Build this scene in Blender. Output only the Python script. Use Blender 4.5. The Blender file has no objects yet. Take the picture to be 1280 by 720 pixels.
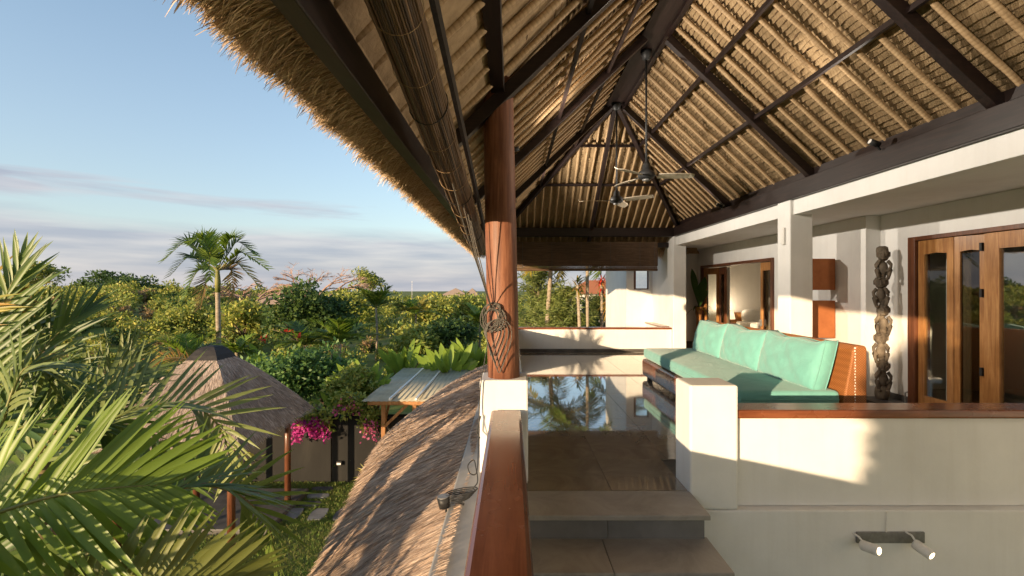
import bpy, math, random
import numpy as np
from mathutils import Vector, Matrix

# ------------------------------------------------------------------ camera, sky, sun, exposure
# World units are metres; the eye is at z = 0, the upper floor at z = -1.5, the lawn at z = -5.
sc = bpy.context.scene
C = sc.collection
F = 569.0                                   # focal length in 1280-wide pixels (16 mm on 36 mm)

cam_d = bpy.data.cameras.new('camera')
cam_d.sensor_width = 36.0
cam_d.lens = 16.0
cam_d.clip_start = 0.05
cam_d.clip_end = 6000
cam = bpy.data.objects.new('camera', cam_d)
cam.location = (0, 0, 0)
cam.rotation_euler = (math.radians(90), 0, 0)
C.objects.link(cam)
sc.camera = cam

SUN_TO = Vector((-1.0, -1.25, 0.205)).normalized()      # direction towards the sun
SUN_EL = math.asin(SUN_TO.z)
SUN_AZ = math.atan2(SUN_TO.x, SUN_TO.y)

sun_d = bpy.data.lights.new('sun', 'SUN')
sun_d.energy = 3.05
sun_d.angle = math.radians(0.55)
sun_d.color = (1.0, 0.74, 0.46)
sun = bpy.data.objects.new('sun', sun_d)
sun.rotation_euler = (-SUN_TO).to_track_quat('-Z', 'Y').to_euler()
sun.location = (-20, -25, 10)
C.objects.link(sun)

world = bpy.data.worlds.new('World')
sc.world = world
world.use_nodes = True
wn, wl = world.node_tree.nodes, world.node_tree.links
wn.clear()


def wnode(t, **kw):
    n = wn.new(t)
    for k, v in kw.items():
        setattr(n, k, v)
    return n


def wmath(op, a, b=None, clamp=False):
    n = wn.new('ShaderNodeMath')
    n.operation = op
    n.use_clamp = clamp
    for i, v in enumerate((a, b)):
        if v is None:
            continue
        if isinstance(v, (int, float)):
            n.inputs[i].default_value = v
        else:
            wl.new(v, n.inputs[i])
    return n.outputs[0]


sky = wnode('ShaderNodeTexSky', sky_type='NISHITA')
sky.sun_disc = False
sky.sun_elevation = SUN_EL
sky.sun_rotation = SUN_AZ
sky.altitude = 60
sky.air_density = 1.0
sky.dust_density = 1.0
sky.ozone_density = 1.6
bg = wnode('ShaderNodeBackground')
bg.inputs['Strength'].default_value = 0.13
# clouds: a closed grey-lilac bank low over the sea and one long streak above it
tc = wnode('ShaderNodeTexCoord')
sep = wnode('ShaderNodeSeparateXYZ')
wl.new(tc.outputs['Generated'], sep.inputs[0])
zc = sep.outputs['Z']
comb = wnode('ShaderNodeMapping')
comb.inputs['Scale'].default_value = (1.7, 1.7, 17.0)
comb.inputs['Rotation'].default_value = (math.radians(1.0), math.radians(2.5), 0)
wl.new(tc.outputs['Generated'], comb.inputs[0])
nz = wnode('ShaderNodeTexNoise')
nz.inputs['Scale'].default_value = 1.6
nz.inputs['Detail'].default_value = 8.0
nz.inputs['Roughness'].default_value = 0.56
nz.inputs['Distortion'].default_value = 0.5
wl.new(comb.outputs[0], nz.inputs['Vector'])
bank = wmath('MULTIPLY', wmath('SUBTRACT', wmath('ADD', 0.100, wmath('MULTIPLY', nz.outputs[0], 0.06)), zc), 26.0, True)
band = wmath('SUBTRACT', 1.0, wmath('MULTIPLY', wmath('ABSOLUTE', wmath('SUBTRACT', zc, 0.155)), 13.0), True)
streak = wmath('MULTIPLY', wmath('SUBTRACT', wmath('MULTIPLY', nz.outputs[0], band), 0.36), 6.0, True)
cmask = wmath('MULTIPLY', wmath('MAXIMUM', bank, streak), 0.95)
nz2 = wnode('ShaderNodeTexNoise')
nz2.inputs['Scale'].default_value = 3.1
nz2.inputs['Detail'].default_value = 6.0
wl.new(comb.outputs[0], nz2.inputs['Vector'])
cr = wnode('ShaderNodeValToRGB')
cr.color_ramp.elements[0].position = 0.36
cr.color_ramp.elements[0].color = (0.50, 0.49, 0.56, 1)
cr.color_ramp.elements[1].position = 0.68
cr.color_ramp.elements[1].color = (0.80, 0.74, 0.76, 1)
wl.new(nz2.outputs[0], cr.inputs[0])
cmul = wnode('ShaderNodeMixRGB', blend_type='MULTIPLY')
cmul.inputs[0].default_value = 1.0
wl.new(sky.outputs[0], cmul.inputs[1])
wl.new(cr.outputs[0], cmul.inputs[2])
mixc = wnode('ShaderNodeMixRGB')
wl.new(cmask, mixc.inputs[0])

cbase = wnode('ShaderNodeMixRGB')           # cloud colour: part grey-lilac of its own, part tinted by the sky behind
cbase.inputs[0].default_value = 0.86
wl.new(cmul.outputs[0], cbase.inputs[1])
cr2 = wnode('ShaderNodeValToRGB')
cr2.color_ramp.elements[0].position = 0.36
cr2.color_ramp.elements[0].color = (1.22, 1.32, 1.58, 1)
cr2.color_ramp.elements[1].position = 0.68
cr2.color_ramp.elements[1].color = (1.80, 1.76, 1.86, 1)
wl.new(nz2.outputs[0], cr2.inputs[0])
wl.new(cr2.outputs[0], cbase.inputs[2])
wl.new(cbase.outputs[0], mixc.inputs[2])
# thin milky veil that pales the blue towards the horizon
veil = wmath('MULTIPLY', wmath('SUBTRACT', 1.0, wmath('MULTIPLY', zc, 1.6), True), 0.62)
vmix = wnode('ShaderNodeMixRGB')
vmix.inputs[2].default_value = (1.32, 1.45, 1.68, 1)
wl.new(veil, vmix.inputs[0])
wl.new(sky.outputs[0], vmix.inputs[1])
wl.new(vmix.outputs[0], mixc.inputs[1])
wl.new(mixc.outputs[0], bg.inputs['Color'])
wout = wnode('ShaderNodeOutputWorld')
wl.new(bg.outputs[0], wout.inputs[0])

sc.view_settings.view_transform = 'Standard'
sc.view_settings.look = 'None'
sc.view_settings.gamma = 1.0
sc.view_settings.exposure = 1.6
try:
    sc.view_settings.use_curve_mapping = False
except Exception:
    pass
sc.cycles.max_bounces = 9
sc.cycles.diffuse_bounces = 5
sc.cycles.glossy_bounces = 5
sc.cycles.transparent_max_bounces = 12
sc.cycles.sample_clamp_indirect = 6.0

# ------------------------------------------------------------------ helpers
R = random.Random(7)
NR = np.random.default_rng(11)


def P(px, py, d):
    """Point at depth d metres seen at a pixel of the 1280 x 720 photograph."""
    return Vector(((px - 640) * d / F, d, (360 - py) * d / F))


class MB:
    """Collects geometry for one mesh object."""
    def __init__(self):
        self.v, self.f = [], []

    def add(self, verts, faces):
        o = len(self.v)
        self.v += [tuple(x) for x in verts]
        self.f += [tuple(i + o for i in q) for q in faces]
        return self

    def box(self, x0, x1, y0, y1, z0, z1):
        v = [(x0, y0, z0), (x1, y0, z0), (x1, y1, z0), (x0, y1, z0), (x0, y0, z1), (x1, y0, z1), (x1, y1, z1), (x0, y1, z1)]
        return self.add(v, [(0, 3, 2, 1), (4, 5, 6, 7), (0, 1, 5, 4), (1, 2, 6, 5), (2, 3, 7, 6), (3, 0, 4, 7)])

    def bar(self, a, b, w, h, up=(0, 0, 1)):
        """Rectangular bar from a to b; w across, h along 'up' (the bar hangs centred on the line)."""
        a, b = Vector(a), Vector(b)
        t = (b - a).normalized()
        s = t.cross(Vector(up)).normalized()
        u = s.cross(t).normalized()
        v = []
        for p in (a, b):
            for i, j in ((-1, -1), (1, -1), (1, 1), (-1, 1)):
                v.append(p + s * (i * w / 2) + u * (j * h / 2))
        return self.add(v, [(0, 1, 2, 3), (7, 6, 5, 4), (0, 4, 5, 1), (1, 5, 6, 2), (2, 6, 7, 3), (3, 7, 4, 0)])

    def tube(self, pts, radii, n=8, cap=True):
        pts = [Vector(p) for p in pts]
        if not hasattr(radii, '__len__'):
            radii = [radii] * len(pts)
        v, f = [], []
        ref = None
        for i, p in enumerate(pts):
            t = (pts[min(i + 1, len(pts) - 1)] - pts[max(i - 1, 0)])
            t = t.normalized() if t.length > 1e-9 else Vector((0, 0, 1))
            if ref is None:
                ref = Vector((1, 0, 0)) if abs(t.x) < 0.8 else Vector((0, 1, 0))
            s = t.cross(ref)
            s = s.normalized() if s.length > 1e-6 else t.orthogonal().normalized()
            u = t.cross(s).normalized()
            ref = u.cross(t).normalized() if False else ref
            for k in range(n):
                a = 2 * math.pi * k / n
                v.append(p + s * (math.cos(a) * radii[i]) + u * (math.sin(a) * radii[i]))
        for i in range(len(pts) - 1):
            for k in range(n):
                k2 = (k + 1) % n
                f.append((i * n + k, i * n + k2, (i + 1) * n + k2, (i + 1) * n + k))
        if cap:
            f.append(tuple(range(n - 1, -1, -1)))
            f.append(tuple((len(pts) - 1) * n + k for k in range(n)))
        return self.add(v, f)

    def lathe(self, cx, cy, prof, n=20):
        return self.tube([(cx, cy, z) for r, z in prof], [r for r, z in prof], n)

    def build(self, name, mat=None, parent=None, smooth=False, bevel=0, seg=2):
        me = bpy.data.meshes.new(name)
        me.from_pydata(self.v, [], self.f)
        return finish(name, me, mat, parent, smooth, bevel, seg)


def finish(name, me, mat=None, parent=None, smooth=False, bevel=0, seg=2):
    if mat is not None:
        me.materials.append(mat)
    if smooth:
        me.polygons.foreach_set('use_smooth', [True] * len(me.polygons))
    me.update()
    o = bpy.data.objects.new(name, me)
    C.objects.link(o)
    if parent is not None:
        o.parent = parent
        o.matrix_parent_inverse = parent_inv(parent)
    if bevel:
        b = o.modifiers.new('edge', 'BEVEL')
        b.width = bevel
        b.segments = seg
        b.limit_method = 'ANGLE'
        b.angle_limit = math.radians(35)
    return o


def world_mat(o):
    m = o.matrix_basis.copy()
    if o.parent is not None:
        m = world_mat(o.parent) @ o.matrix_parent_inverse @ m
    return m


def parent_inv(p):
    return world_mat(p).inverted()


def nmesh(name, V, Q, mat=None, parent=None, smooth=False):
    """Fast mesh from numpy arrays: V (n,3), Q (m,k) with one k."""
    V = np.asarray(V, dtype=np.float32)
    Q = np.asarray(Q, dtype=np.int32)
    me = bpy.data.meshes.new(name)
    me.vertices.add(len(V))
    me.vertices.foreach_set('co', V.ravel())
    k = Q.shape[1]
    me.loops.add(Q.size)
    me.loops.foreach_set('vertex_index', Q.ravel())
    me.polygons.add(len(Q))
    me.polygons.foreach_set('loop_start', np.arange(0, Q.size, k, dtype=np.int32))
    me.polygons.foreach_set('loop_total', np.full(len(Q), k, dtype=np.int32))
    me.update(calc_edges=True)
    me.validate()
    return finish(name, me, mat, parent, smooth)


def empty(name, loc=(0, 0, 0), rz=0):
    o = bpy.data.objects.new(name, None)
    o.location = loc
    o.rotation_euler = (0, 0, rz)
    o.empty_display_size = 0.1
    C.objects.link(o)
    return o


def tag(o, label=None, cat=None, group=None, kind=None):
    if label:
        o['label'] = label
    if cat:
        o['category'] = cat
    if group:
        o['group'] = group
    if kind:
        o['kind'] = kind
    elif cat:
        o['kind'] = 'thing'
    return o


def link_copy(src, name, mw, parent=None):
    """A copy of one mesh object sharing its data, placed by a world matrix."""
    o = bpy.data.objects.new(name, src.data if hasattr(src, 'data') else src)
    C.objects.link(o)
    if parent is not None:
        o.parent = parent
        o.matrix_parent_inverse = parent_inv(parent)
    o.matrix_basis = mw
    return o


def bez(pts, n):
    """Smooth curve through points (Catmull-Rom), n+1 samples."""
    P_ = [pts[0] + (pts[0] - pts[1])] + list(pts) + [pts[-1] + (pts[-1] - pts[-2])]
    out = []
    segs = len(pts) - 1
    for i in range(n + 1):
        f = i / n * segs
        s_ = min(int(f), segs - 1)
        t = f - s_
        a, b, c, d = P_[s_:s_ + 4]
        out.append(0.5 * ((2 * b) + (c - a) * t + (2 * a - 5 * b + 4 * c - d) * t * t + (3 * b - a - 3 * c + d) * t ** 3))
    return out


# ------------------------------------------------------------------ materials
def new_mat(name):
    m = bpy.data.materials.new(name)
    m.use_nodes = True
    nt = m.node_tree
    b = nt.nodes['Principled BSDF']
    return m, nt, b


def N(nt, t, **kw):
    n = nt.nodes.new(t)
    for k, v in kw.items():
        if k in n.inputs:
            n.inputs[k].default_value = v
        else:
            setattr(n, k, v)
    return n


def noise_col(nt, vec, stops, scale, detail=5, rough=0.6, dist=0.0):
    n = N(nt, 'ShaderNodeTexNoise')
    n.inputs['Scale'].default_value = scale
    n.inputs['Detail'].default_value = detail
    n.inputs['Roughness'].default_value = rough
    n.inputs['Distortion'].default_value = dist
    if vec is not None:
        nt.links.new(vec, n.inputs['Vector'])
    r = N(nt, 'ShaderNodeValToRGB')
    els = r.color_ramp.elements
    while len(els) < len(stops):
        els.new(0.5)
    for e, (p, c) in zip(els, stops):
        e.position = p
        e.color = (*c, 1)
    nt.links.new(n.outputs[0], r.inputs[0])
    return n, r


def coords(nt, scale=(1, 1, 1), rot=(0, 0, 0), kind='Object'):
    t = N(nt, 'ShaderNodeTexCoord')
    m = N(nt, 'ShaderNodeMapping')
    m.inputs['Scale'].default_value = scale
    m.inputs['Rotation'].default_value = rot
    nt.links.new(t.outputs[kind], m.inputs['Vector'])
    return m.outputs[0]


def bump(nt, b, height, strength=0.3, dist=0.01):
    bp = N(nt, 'ShaderNodeBump')
    bp.inputs['Strength'].default_value = strength
    bp.inputs['Distance'].default_value = dist
    nt.links.new(height, bp.inputs['Height'])
    nt.links.new(bp.outputs[0], b.inputs['Normal'])
    return bp


def simple(name, stops, scale=6, rough=0.6, spec=0.3, detail=5, vec_scale=(1, 1, 1), bump_s=0.2, bump_d=0.005, metallic=0.0, dist=0.0, nrough=0.6):
    m, nt, b = new_mat(name)
    v = coords(nt, vec_scale)
    n, r = noise_col(nt, v, stops, scale, detail, nrough, dist)
    nt.links.new(r.outputs[0], b.inputs['Base Color'])
    b.inputs['Roughness'].default_value = rough
    b.inputs['Specular IOR Level'].default_value = spec
    b.inputs['Metallic'].default_value = metallic
    if bump_s:
        bump(nt, b, n.outputs[0], bump_s, bump_d)
    return m


def wood(name, dark, mid, light, axis=2, scale=3.0, rough=0.4, coat=0.0, spec=0.4):
    """Streaky timber, grain along the given axis."""
    m, nt, b = new_mat(name)
    s = [14.0, 14.0, 14.0]
    s[axis] = 0.9
    v = coords(nt, tuple(s))
    n, r = noise_col(nt, v, [(0.30, dark), (0.5, mid), (0.72, light)], scale, 8, 0.65, 0.6)
    v2 = coords(nt, (1.3, 1.3, 1.3))
    n2, r2 = noise_col(nt, v2, [(0.35, (0.72, 0.7, 0.68)), (0.65, (1.0, 1.0, 1.0))], 2.0, 4)
    mx = N(nt, 'ShaderNodeMixRGB', blend_type='MULTIPLY')
    mx.inputs[0].default_value = 1.0
    nt.links.new(r.outputs[0], mx.inputs[1])
    nt.links.new(r2.outputs[0], mx.inputs[2])
    nt.links.new(mx.outputs[0], b.inputs['Base Color'])
    rr = N(nt, 'ShaderNodeMapRange')
    rr.inputs['To Min'].default_value = max(0.05, rough - 0.12)
    rr.inputs['To Max'].default_value = rough + 0.15
    nt.links.new(n2.outputs[0], rr.inputs['Value'])
    nt.links.new(rr.outputs[0], b.inputs['Roughness'])
    b.inputs['Specular IOR Level'].default_value = spec
    b.inputs['Coat Weight'].default_value = coat
    b.inputs['Coat Roughness'].default_value = 0.15
    bump(nt, b, n.outputs[0], 0.12, 0.003)
    return m


def leafmat(name, cols, trans=0.35, rough=0.5, tip=None):
    """Foliage: colour varies from leaf to leaf, some light passes through."""
    m, nt, b = new_mat(name)
    g = N(nt, 'ShaderNodeNewGeometry')
    r = N(nt, 'ShaderNodeValToRGB')
    els = r.color_ramp.elements
    while len(els) < len(cols):
        els.new(0.5)
    for i, (e, c) in enumerate(zip(els, cols)):
        e.position = i / max(1, len(cols) - 1)
        e.color = (*c, 1)
    nt.links.new(g.outputs['Random Per Island'], r.inputs[0])
    v = coords(nt, (1, 1, 1))
    n, r2 = noise_col(nt, v, [(0.3, (0.62, 0.66, 0.6)), (0.7, (1.12, 1.08, 1.0))], 1.1, 4)
    mx = N(nt, 'ShaderNodeMixRGB', blend_type='MULTIPLY')
    mx.inputs[0].default_value = 1.0
    nt.links.new(r.outputs[0], mx.inputs[1])
    nt.links.new(r2.outputs[0], mx.inputs[2])
    nt.links.new(mx.outputs[0], b.inputs['Base Color'])
    b.inputs['Roughness'].default_value = rough
    b.inputs['Specular IOR Level'].default_value = 0.35
    tr = N(nt, 'ShaderNodeBsdfTranslucent')
    nt.links.new(mx.outputs[0], tr.inputs['Color'])
    ms = N(nt, 'ShaderNodeMixShader')
    ms.inputs[0].default_value = trans
    nt.links.new(b.outputs[0], ms.inputs[1])
    nt.links.new(tr.outputs[0], ms.inputs[2])
    nt.links.new(ms.outputs[0], nt.nodes['Material Output'].inputs['Surface'])
    return m


def strandmat(name, cols, rough=0.8, patch=None):
    m, nt, b = new_mat(name)
    g = N(nt, 'ShaderNodeNewGeometry')
    r = N(nt, 'ShaderNodeValToRGB')
    els = r.color_ramp.elements
    while len(els) < len(cols):
        els.new(0.5)
    for i, (e, c) in enumerate(zip(els, cols)):
        e.position = i / max(1, len(cols) - 1)
        e.color = (*c, 1)
    nt.links.new(g.outputs['Random Per Island'], r.inputs[0])
    v = coords(nt, (1, 1, 1))
    n, r2 = noise_col(nt, v, patch or [(0.3, (0.7, 0.68, 0.66)), (0.7, (1.1, 1.08, 1.05))], 1.8, 5)
    mx = N(nt, 'ShaderNodeMixRGB', blend_type='MULTIPLY')
    mx.inputs[0].default_value = 1.0
    nt.links.new(r.outputs[0], mx.inputs[1])
    nt.links.new(r2.outputs[0], mx.inputs[2])
    nt.links.new(mx.outputs[0], b.inputs['Base Color'])
    b.inputs['Roughness'].default_value = rough
    b.inputs['Specular IOR Level'].default_value = 0.15
    return m


def plaster(name, base=(0.74, 0.73, 0.71)):
    m, nt, b = new_mat(name)
    v = coords(nt)
    d = tuple(c * 0.90 for c in base)
    n, r = noise_col(nt, v, [(0.32, d), (0.62, base)], 1.6, 8, 0.62)
    vs = coords(nt, (7, 7, 0.35))
    ns, rs = noise_col(nt, vs, [(0.30, (0.90, 0.885, 0.86)), (0.52, (1, 1, 1))], 1.4, 7, 0.65)
    mm = N(nt, 'ShaderNodeMixRGB', blend_type='MULTIPLY')
    mm.inputs[0].default_value = 0.4
    nt.links.new(r.outputs[0], mm.inputs[1])
    nt.links.new(rs.outputs[0], mm.inputs[2])
    nt.links.new(mm.outputs[0], b.inputs['Base Color'])
    b.inputs['Roughness'].default_value = 0.85
    b.inputs['Specular IOR Level'].default_value = 0.2
    n2 = N(nt, 'ShaderNodeTexNoise', Scale=38.0, Detail=6.0)
    nt.links.new(v, n2.inputs['Vector'])
    ad = N(nt, 'ShaderNodeMath', operation='MULTIPLY_ADD')
    ad.inputs[1].default_value = 3.0
    nt.links.new(n.outputs[0], ad.inputs[0])
    nt.links.new(n2.outputs[0], ad.inputs[2])
    bump(nt, b, ad.outputs[0], 0.16, 0.006)
    return m


def glassmat(name, tint=(0.9, 0.92, 0.9), refl=0.12):
    m, nt, b = new_mat(name)
    gl = N(nt, 'ShaderNodeBsdfGlossy')
    gl.inputs['Roughness'].default_value = 0.01
    gl.inputs['Color'].default_value = (0.95, 0.95, 0.95, 1)
    tp = N(nt, 'ShaderNodeBsdfTransparent')
    tp.inputs['Color'].default_value = (*tint, 1)
    lw = N(nt, 'ShaderNodeLayerWeight')          # Schlick reflectance, the same from both faces of the pane
    lw.inputs['Blend'].default_value = 0.5
    pw = N(nt, 'ShaderNodeMath', operation='POWER')
    pw.inputs[1].default_value = 5.0
    nt.links.new(lw.outputs['Facing'], pw.inputs[0])
    ad = N(nt, 'ShaderNodeMath', operation='MULTIPLY_ADD')
    ad.use_clamp = True
    ad.inputs[1].default_value = 0.92
    ad.inputs[2].default_value = 0.04 + refl
    nt.links.new(pw.outputs[0], ad.inputs[0])
    ms = N(nt, 'ShaderNodeMixShader')
    nt.links.new(ad.outputs[0], ms.inputs[0])
    nt.links.new(tp.outputs[0], ms.inputs[1])
    nt.links.new(gl.outputs[0], ms.inputs[2])
    nt.links.new(ms.outputs[0], nt.nodes['Material Output'].inputs['Surface'])
    return m


M = {}
M['plaster'] = plaster('white_plaster')
M['plaster_in'] = plaster('room_plaster', (0.80, 0.775, 0.73))
M['timber'] = wood('dark_timber', (0.007, 0.004, 0.0035), (0.015, 0.008, 0.007), (0.030, 0.016, 0.012), 1, 3.0, 0.42)
M['timber_x'] = wood('dark_timber_across', (0.007, 0.004, 0.0035), (0.015, 0.008, 0.007), (0.030, 0.016, 0.012), 0, 3.0, 0.42)
M['column'] = wood('column_wood', (0.12, 0.042, 0.023), (0.23, 0.092, 0.05), (0.35, 0.16, 0.09), 2, 2.6, 0.55, 0.0)
M['rail'] = wood('rail_wood', (0.115, 0.034, 0.015), (0.165, 0.052, 0.022), (0.225, 0.078, 0.034), 1, 1.6, 0.24, 0.35, 0.5)
M['rail_x'] = wood('rail_wood_across', (0.12, 0.035, 0.016), (0.20, 0.062, 0.026), (0.28, 0.095, 0.04), 0, 2.0, 0.26, 0.35, 0.5)
M['door'] = wood('door_wood', (0.24, 0.098, 0.030), (0.40, 0.185, 0.060), (0.56, 0.30, 0.115), 2, 2.2, 0.32, 0.25)
M['door_dark'] = wood('door_frame_wood', (0.075, 0.027, 0.013), (0.14, 0.05, 0.023), (0.20, 0.08, 0.036), 2, 2.2, 0.35, 0.2)
M['post_wood'] = wood('shelter_wood', (0.20, 0.085, 0.028), (0.36, 0.165, 0.055), (0.48, 0.25, 0.095), 2, 3.0, 0.55)
M['glass'] = glassmat('door_glass', refl=0.0)
M['glass_bright'] = glassmat('wide_door_glass', refl=0.16)
M['glass_dark'] = glassmat('door_glass_smoked', (0.45, 0.38, 0.28), 0.04)
M['black'] = simple('black_plastic', [(0.3, (0.012, 0.012, 0.013)), (0.7, (0.03, 0.03, 0.03))], 30, 0.5)
M['cord'] = simple('grey_cord', [(0.3, (0.05, 0.045, 0.04)), (0.7, (0.13, 0.12, 0.105))], 60, 0.7)
M['grey_metal'] = simple('grey_metal', [(0.3, (0.16, 0.155, 0.15)), (0.7, (0.24, 0.235, 0.23))], 25, 0.5, metallic=0.3)
M['white_metal'] = simple('white_metal', [(0.3, (0.66, 0.64, 0.6)), (0.7, (0.76, 0.74, 0.7))], 25, 0.4)
M['aqua'] = None


def fabric(name, a, b_):
    m, nt, b = new_mat(name)
    v = coords(nt)
    n, r = noise_col(nt, v, [(0.3, a), (0.7, b_)], 5, 6)
    nt.links.new(r.outputs[0], b.inputs['Base Color'])
    b.inputs['Roughness'].default_value = 0.85
    b.inputs['Sheen Weight'].default_value = 0.25
    b.inputs['Specular IOR Level'].default_value = 0.15
    n2 = N(nt, 'ShaderNodeTexNoise', Scale=4.5, Detail=4.0, Distortion=1.2)
    nt.links.new(v, n2.inputs['Vector'])
    wv = N(nt, 'ShaderNodeTexNoise', Scale=420.0, Detail=2.0)
    nt.links.new(v, wv.inputs['Vector'])
    ad = N(nt, 'ShaderNodeMath', operation='MULTIPLY_ADD')
    ad.inputs[1].default_value = 0.06
    nt.links.new(wv.outputs[0], ad.inputs[0])
    nt.links.new(n2.outputs[0], ad.inputs[2])
    bump(nt, b, ad.outputs[0], 0.45, 0.035)
    return m


M['aqua'] = fabric('aqua_fabric', (0.14, 0.37, 0.34), (0.17, 0.42, 0.385))
M['linen'] = fabric('white_linen', (0.7, 0.69, 0.66), (0.78, 0.77, 0.74))


def wicker():
    m, nt, b = new_mat('orange_wicker')
    v = coords(nt)
    w1 = N(nt, 'ShaderNodeTexWave', wave_type='BANDS', bands_direction='DIAGONAL')
    w1.inputs['Scale'].default_value = 26
    w1.inputs['Distortion'].default_value = 0.6
    nt.links.new(v, w1.inputs['Vector'])
    v2 = coords(nt, (1, -1, -1))
    w2 = N(nt, 'ShaderNodeTexWave', wave_type='BANDS', bands_direction='DIAGONAL')
    w2.inputs['Scale'].default_value = 26
    w2.inputs['Distortion'].default_value = 0.6
    nt.links.new(v2, w2.inputs['Vector'])
    mx = N(nt, 'ShaderNodeMath', operation='MULTIPLY')
    nt.links.new(w1.outputs['Fac'], mx.inputs[0])
    nt.links.new(w2.outputs['Fac'], mx.inputs[1])
    r = N(nt, 'ShaderNodeValToRGB')
    r.color_ramp.elements[0].color = (0.24, 0.085, 0.024, 1)
    r.color_ramp.elements[1].color = (0.46, 0.19, 0.06, 1)
    nt.links.new(mx.outputs[0], r.inputs[0])
    nt.links.new(r.outputs[0], b.inputs['Base Color'])
    b.inputs['Roughness'].default_value = 0.5
    bump(nt, b, mx.outputs[0], 0.5, 0.006)
    return m


M['wicker'] = wicker()
M['leather'] = wood('polished_base_wood', (0.10, 0.034, 0.016), (0.17, 0.06, 0.026), (0.25, 0.1, 0.045), 1, 1.6, 0.25, 0.4)


def floor_mat():
    m, nt, b = new_mat('polished_dark_stone')
    v = coords(nt)
    n, r = noise_col(nt, v, [(0.28, (0.19, 0.158, 0.12)), (0.52, (0.30, 0.255, 0.195)), (0.75, (0.42, 0.36, 0.28))], 2.2, 9, 0.65, 1.2)
    nt.links.new(r.outputs[0], b.inputs['Base Color'])
    b.inputs['Roughness'].default_value = 0.06
    b.inputs['IOR'].default_value = 1.5
    b.inputs['Specular IOR Level'].default_value = 0.5
    b.inputs['Coat Weight'].default_value = 1.0
    b.inputs['Coat IOR'].default_value = 1.65
    ns = N(nt, 'ShaderNodeTexNoise', Scale=3.2, Detail=8.0, Roughness=0.7)
    nt.links.new(v, ns.inputs['Vector'])
    cr_ = N(nt, 'ShaderNodeMapRange')
    cr_.inputs['From Min'].default_value = 0.42
    cr_.inputs['From Max'].default_value = 0.75
    cr_.inputs['To Min'].default_value = 0.015
    cr_.inputs['To Max'].default_value = 0.055
    nt.links.new(ns.outputs[0], cr_.inputs['Value'])
    nt.links.new(cr_.outputs[0], b.inputs['Coat Roughness'])
    n2 = N(nt, 'ShaderNodeTexNoise', Scale=1.3, Detail=3.0)
    nt.links.new(v, n2.inputs['Vector'])
    bump(nt, b, n2.outputs[0], 0.05, 0.004)
    return m


M['floor'] = floor_mat()


def step_mat():
    m, nt, b = new_mat('honed_grey_stone')
    v = coords(nt)
    n, r = noise_col(nt, v, [(0.25, (0.19, 0.172, 0.15)), (0.5, (0.29, 0.265, 0.235)), (0.78, (0.40, 0.37, 0.33))], 3.0, 10, 0.68, 0.8)
    nt.links.new(r.outputs[0], b.inputs['Base Color'])
    rr = N(nt, 'ShaderNodeMapRange')
    rr.inputs['To Min'].default_value = 0.25
    rr.inputs['To Max'].default_value = 0.6
    nt.links.new(n.outputs[0], rr.inputs['Value'])
    nt.links.new(rr.outputs[0], b.inputs['Roughness'])
    n2 = N(nt, 'ShaderNodeTexNoise', Scale=60.0, Detail=5.0)
    nt.links.new(v, n2.inputs['Vector'])
    bump(nt, b, n2.outputs[0], 0.12, 0.003)
    return m


M['step'] = step_mat()
M['riser'] = simple('grey_riser_stone', [(0.3, (0.13, 0.125, 0.118)), (0.7, (0.21, 0.203, 0.194))], 3.0, 0.55, 0.3, 9)
M['stone_dark'] = simple('dark_stone', [(0.3, (0.06, 0.055, 0.05)), (0.7, (0.12, 0.11, 0.10))], 5, 0.5)
M['concrete'] = simple('grey_concrete', [(0.3, (0.24, 0.235, 0.225)), (0.7, (0.36, 0.35, 0.335))], 2.5, 0.85, 0.2, 9)
M['wall_dark'] = simple('dark_render', [(0.25, (0.011, 0.0105, 0.010)), (0.55, (0.020, 0.019, 0.017)), (0.8, (0.045, 0.041, 0.036))], 1.1, 0.8, 0.2, 9, (1, 1, 0.35))
M['slate'] = simple('grey_slate', [(0.3, (0.05, 0.05, 0.052)), (0.7, (0.11, 0.11, 0.112))], 4, 0.7)
M['soil'] = simple('dry_soil', [(0.3, (0.10, 0.07, 0.04)), (0.7, (0.2, 0.14, 0.085))], 2.0, 0.95, 0.1, 8)


def thatch_under(name, sc_):
    """Rows of grass bound to laths seen from below."""
    m, nt, b = new_mat(name)
    v = coords(nt, sc_)
    n, r = noise_col(nt, v, [(0.25, (0.19, 0.122, 0.063)), (0.5, (0.36, 0.245, 0.13)), (0.78, (0.52, 0.375, 0.22))], 1.0, 8, 0.7, 0.5)
    v2 = coords(nt, (1, 1, 1))
    n2, r2 = noise_col(nt, v2, [(0.3, (0.75, 0.74, 0.72)), (0.7, (1.0, 1.0, 1.0))], 0.9, 4)
    mx = N(nt, 'ShaderNodeMixRGB', blend_type='MULTIPLY')
    mx.inputs[0].default_value = 1.0
    nt.links.new(r.outputs[0], mx.inputs[1])
    nt.links.new(r2.outputs[0], mx.inputs[2])
    nt.links.new(mx.outputs[0], b.inputs['Base Color'])
    b.inputs['Roughness'].default_value = 0.85
    b.inputs['Specular IOR Level'].default_value = 0.12
    bump(nt, b, n.outputs[0], 0.6, 0.012)
    return m


M['thatch_under'] = thatch_under('thatch_underside', (7, 70, 7))
M['thatch_under_x'] = thatch_under('thatch_underside_hip', (70, 7, 7))


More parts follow.
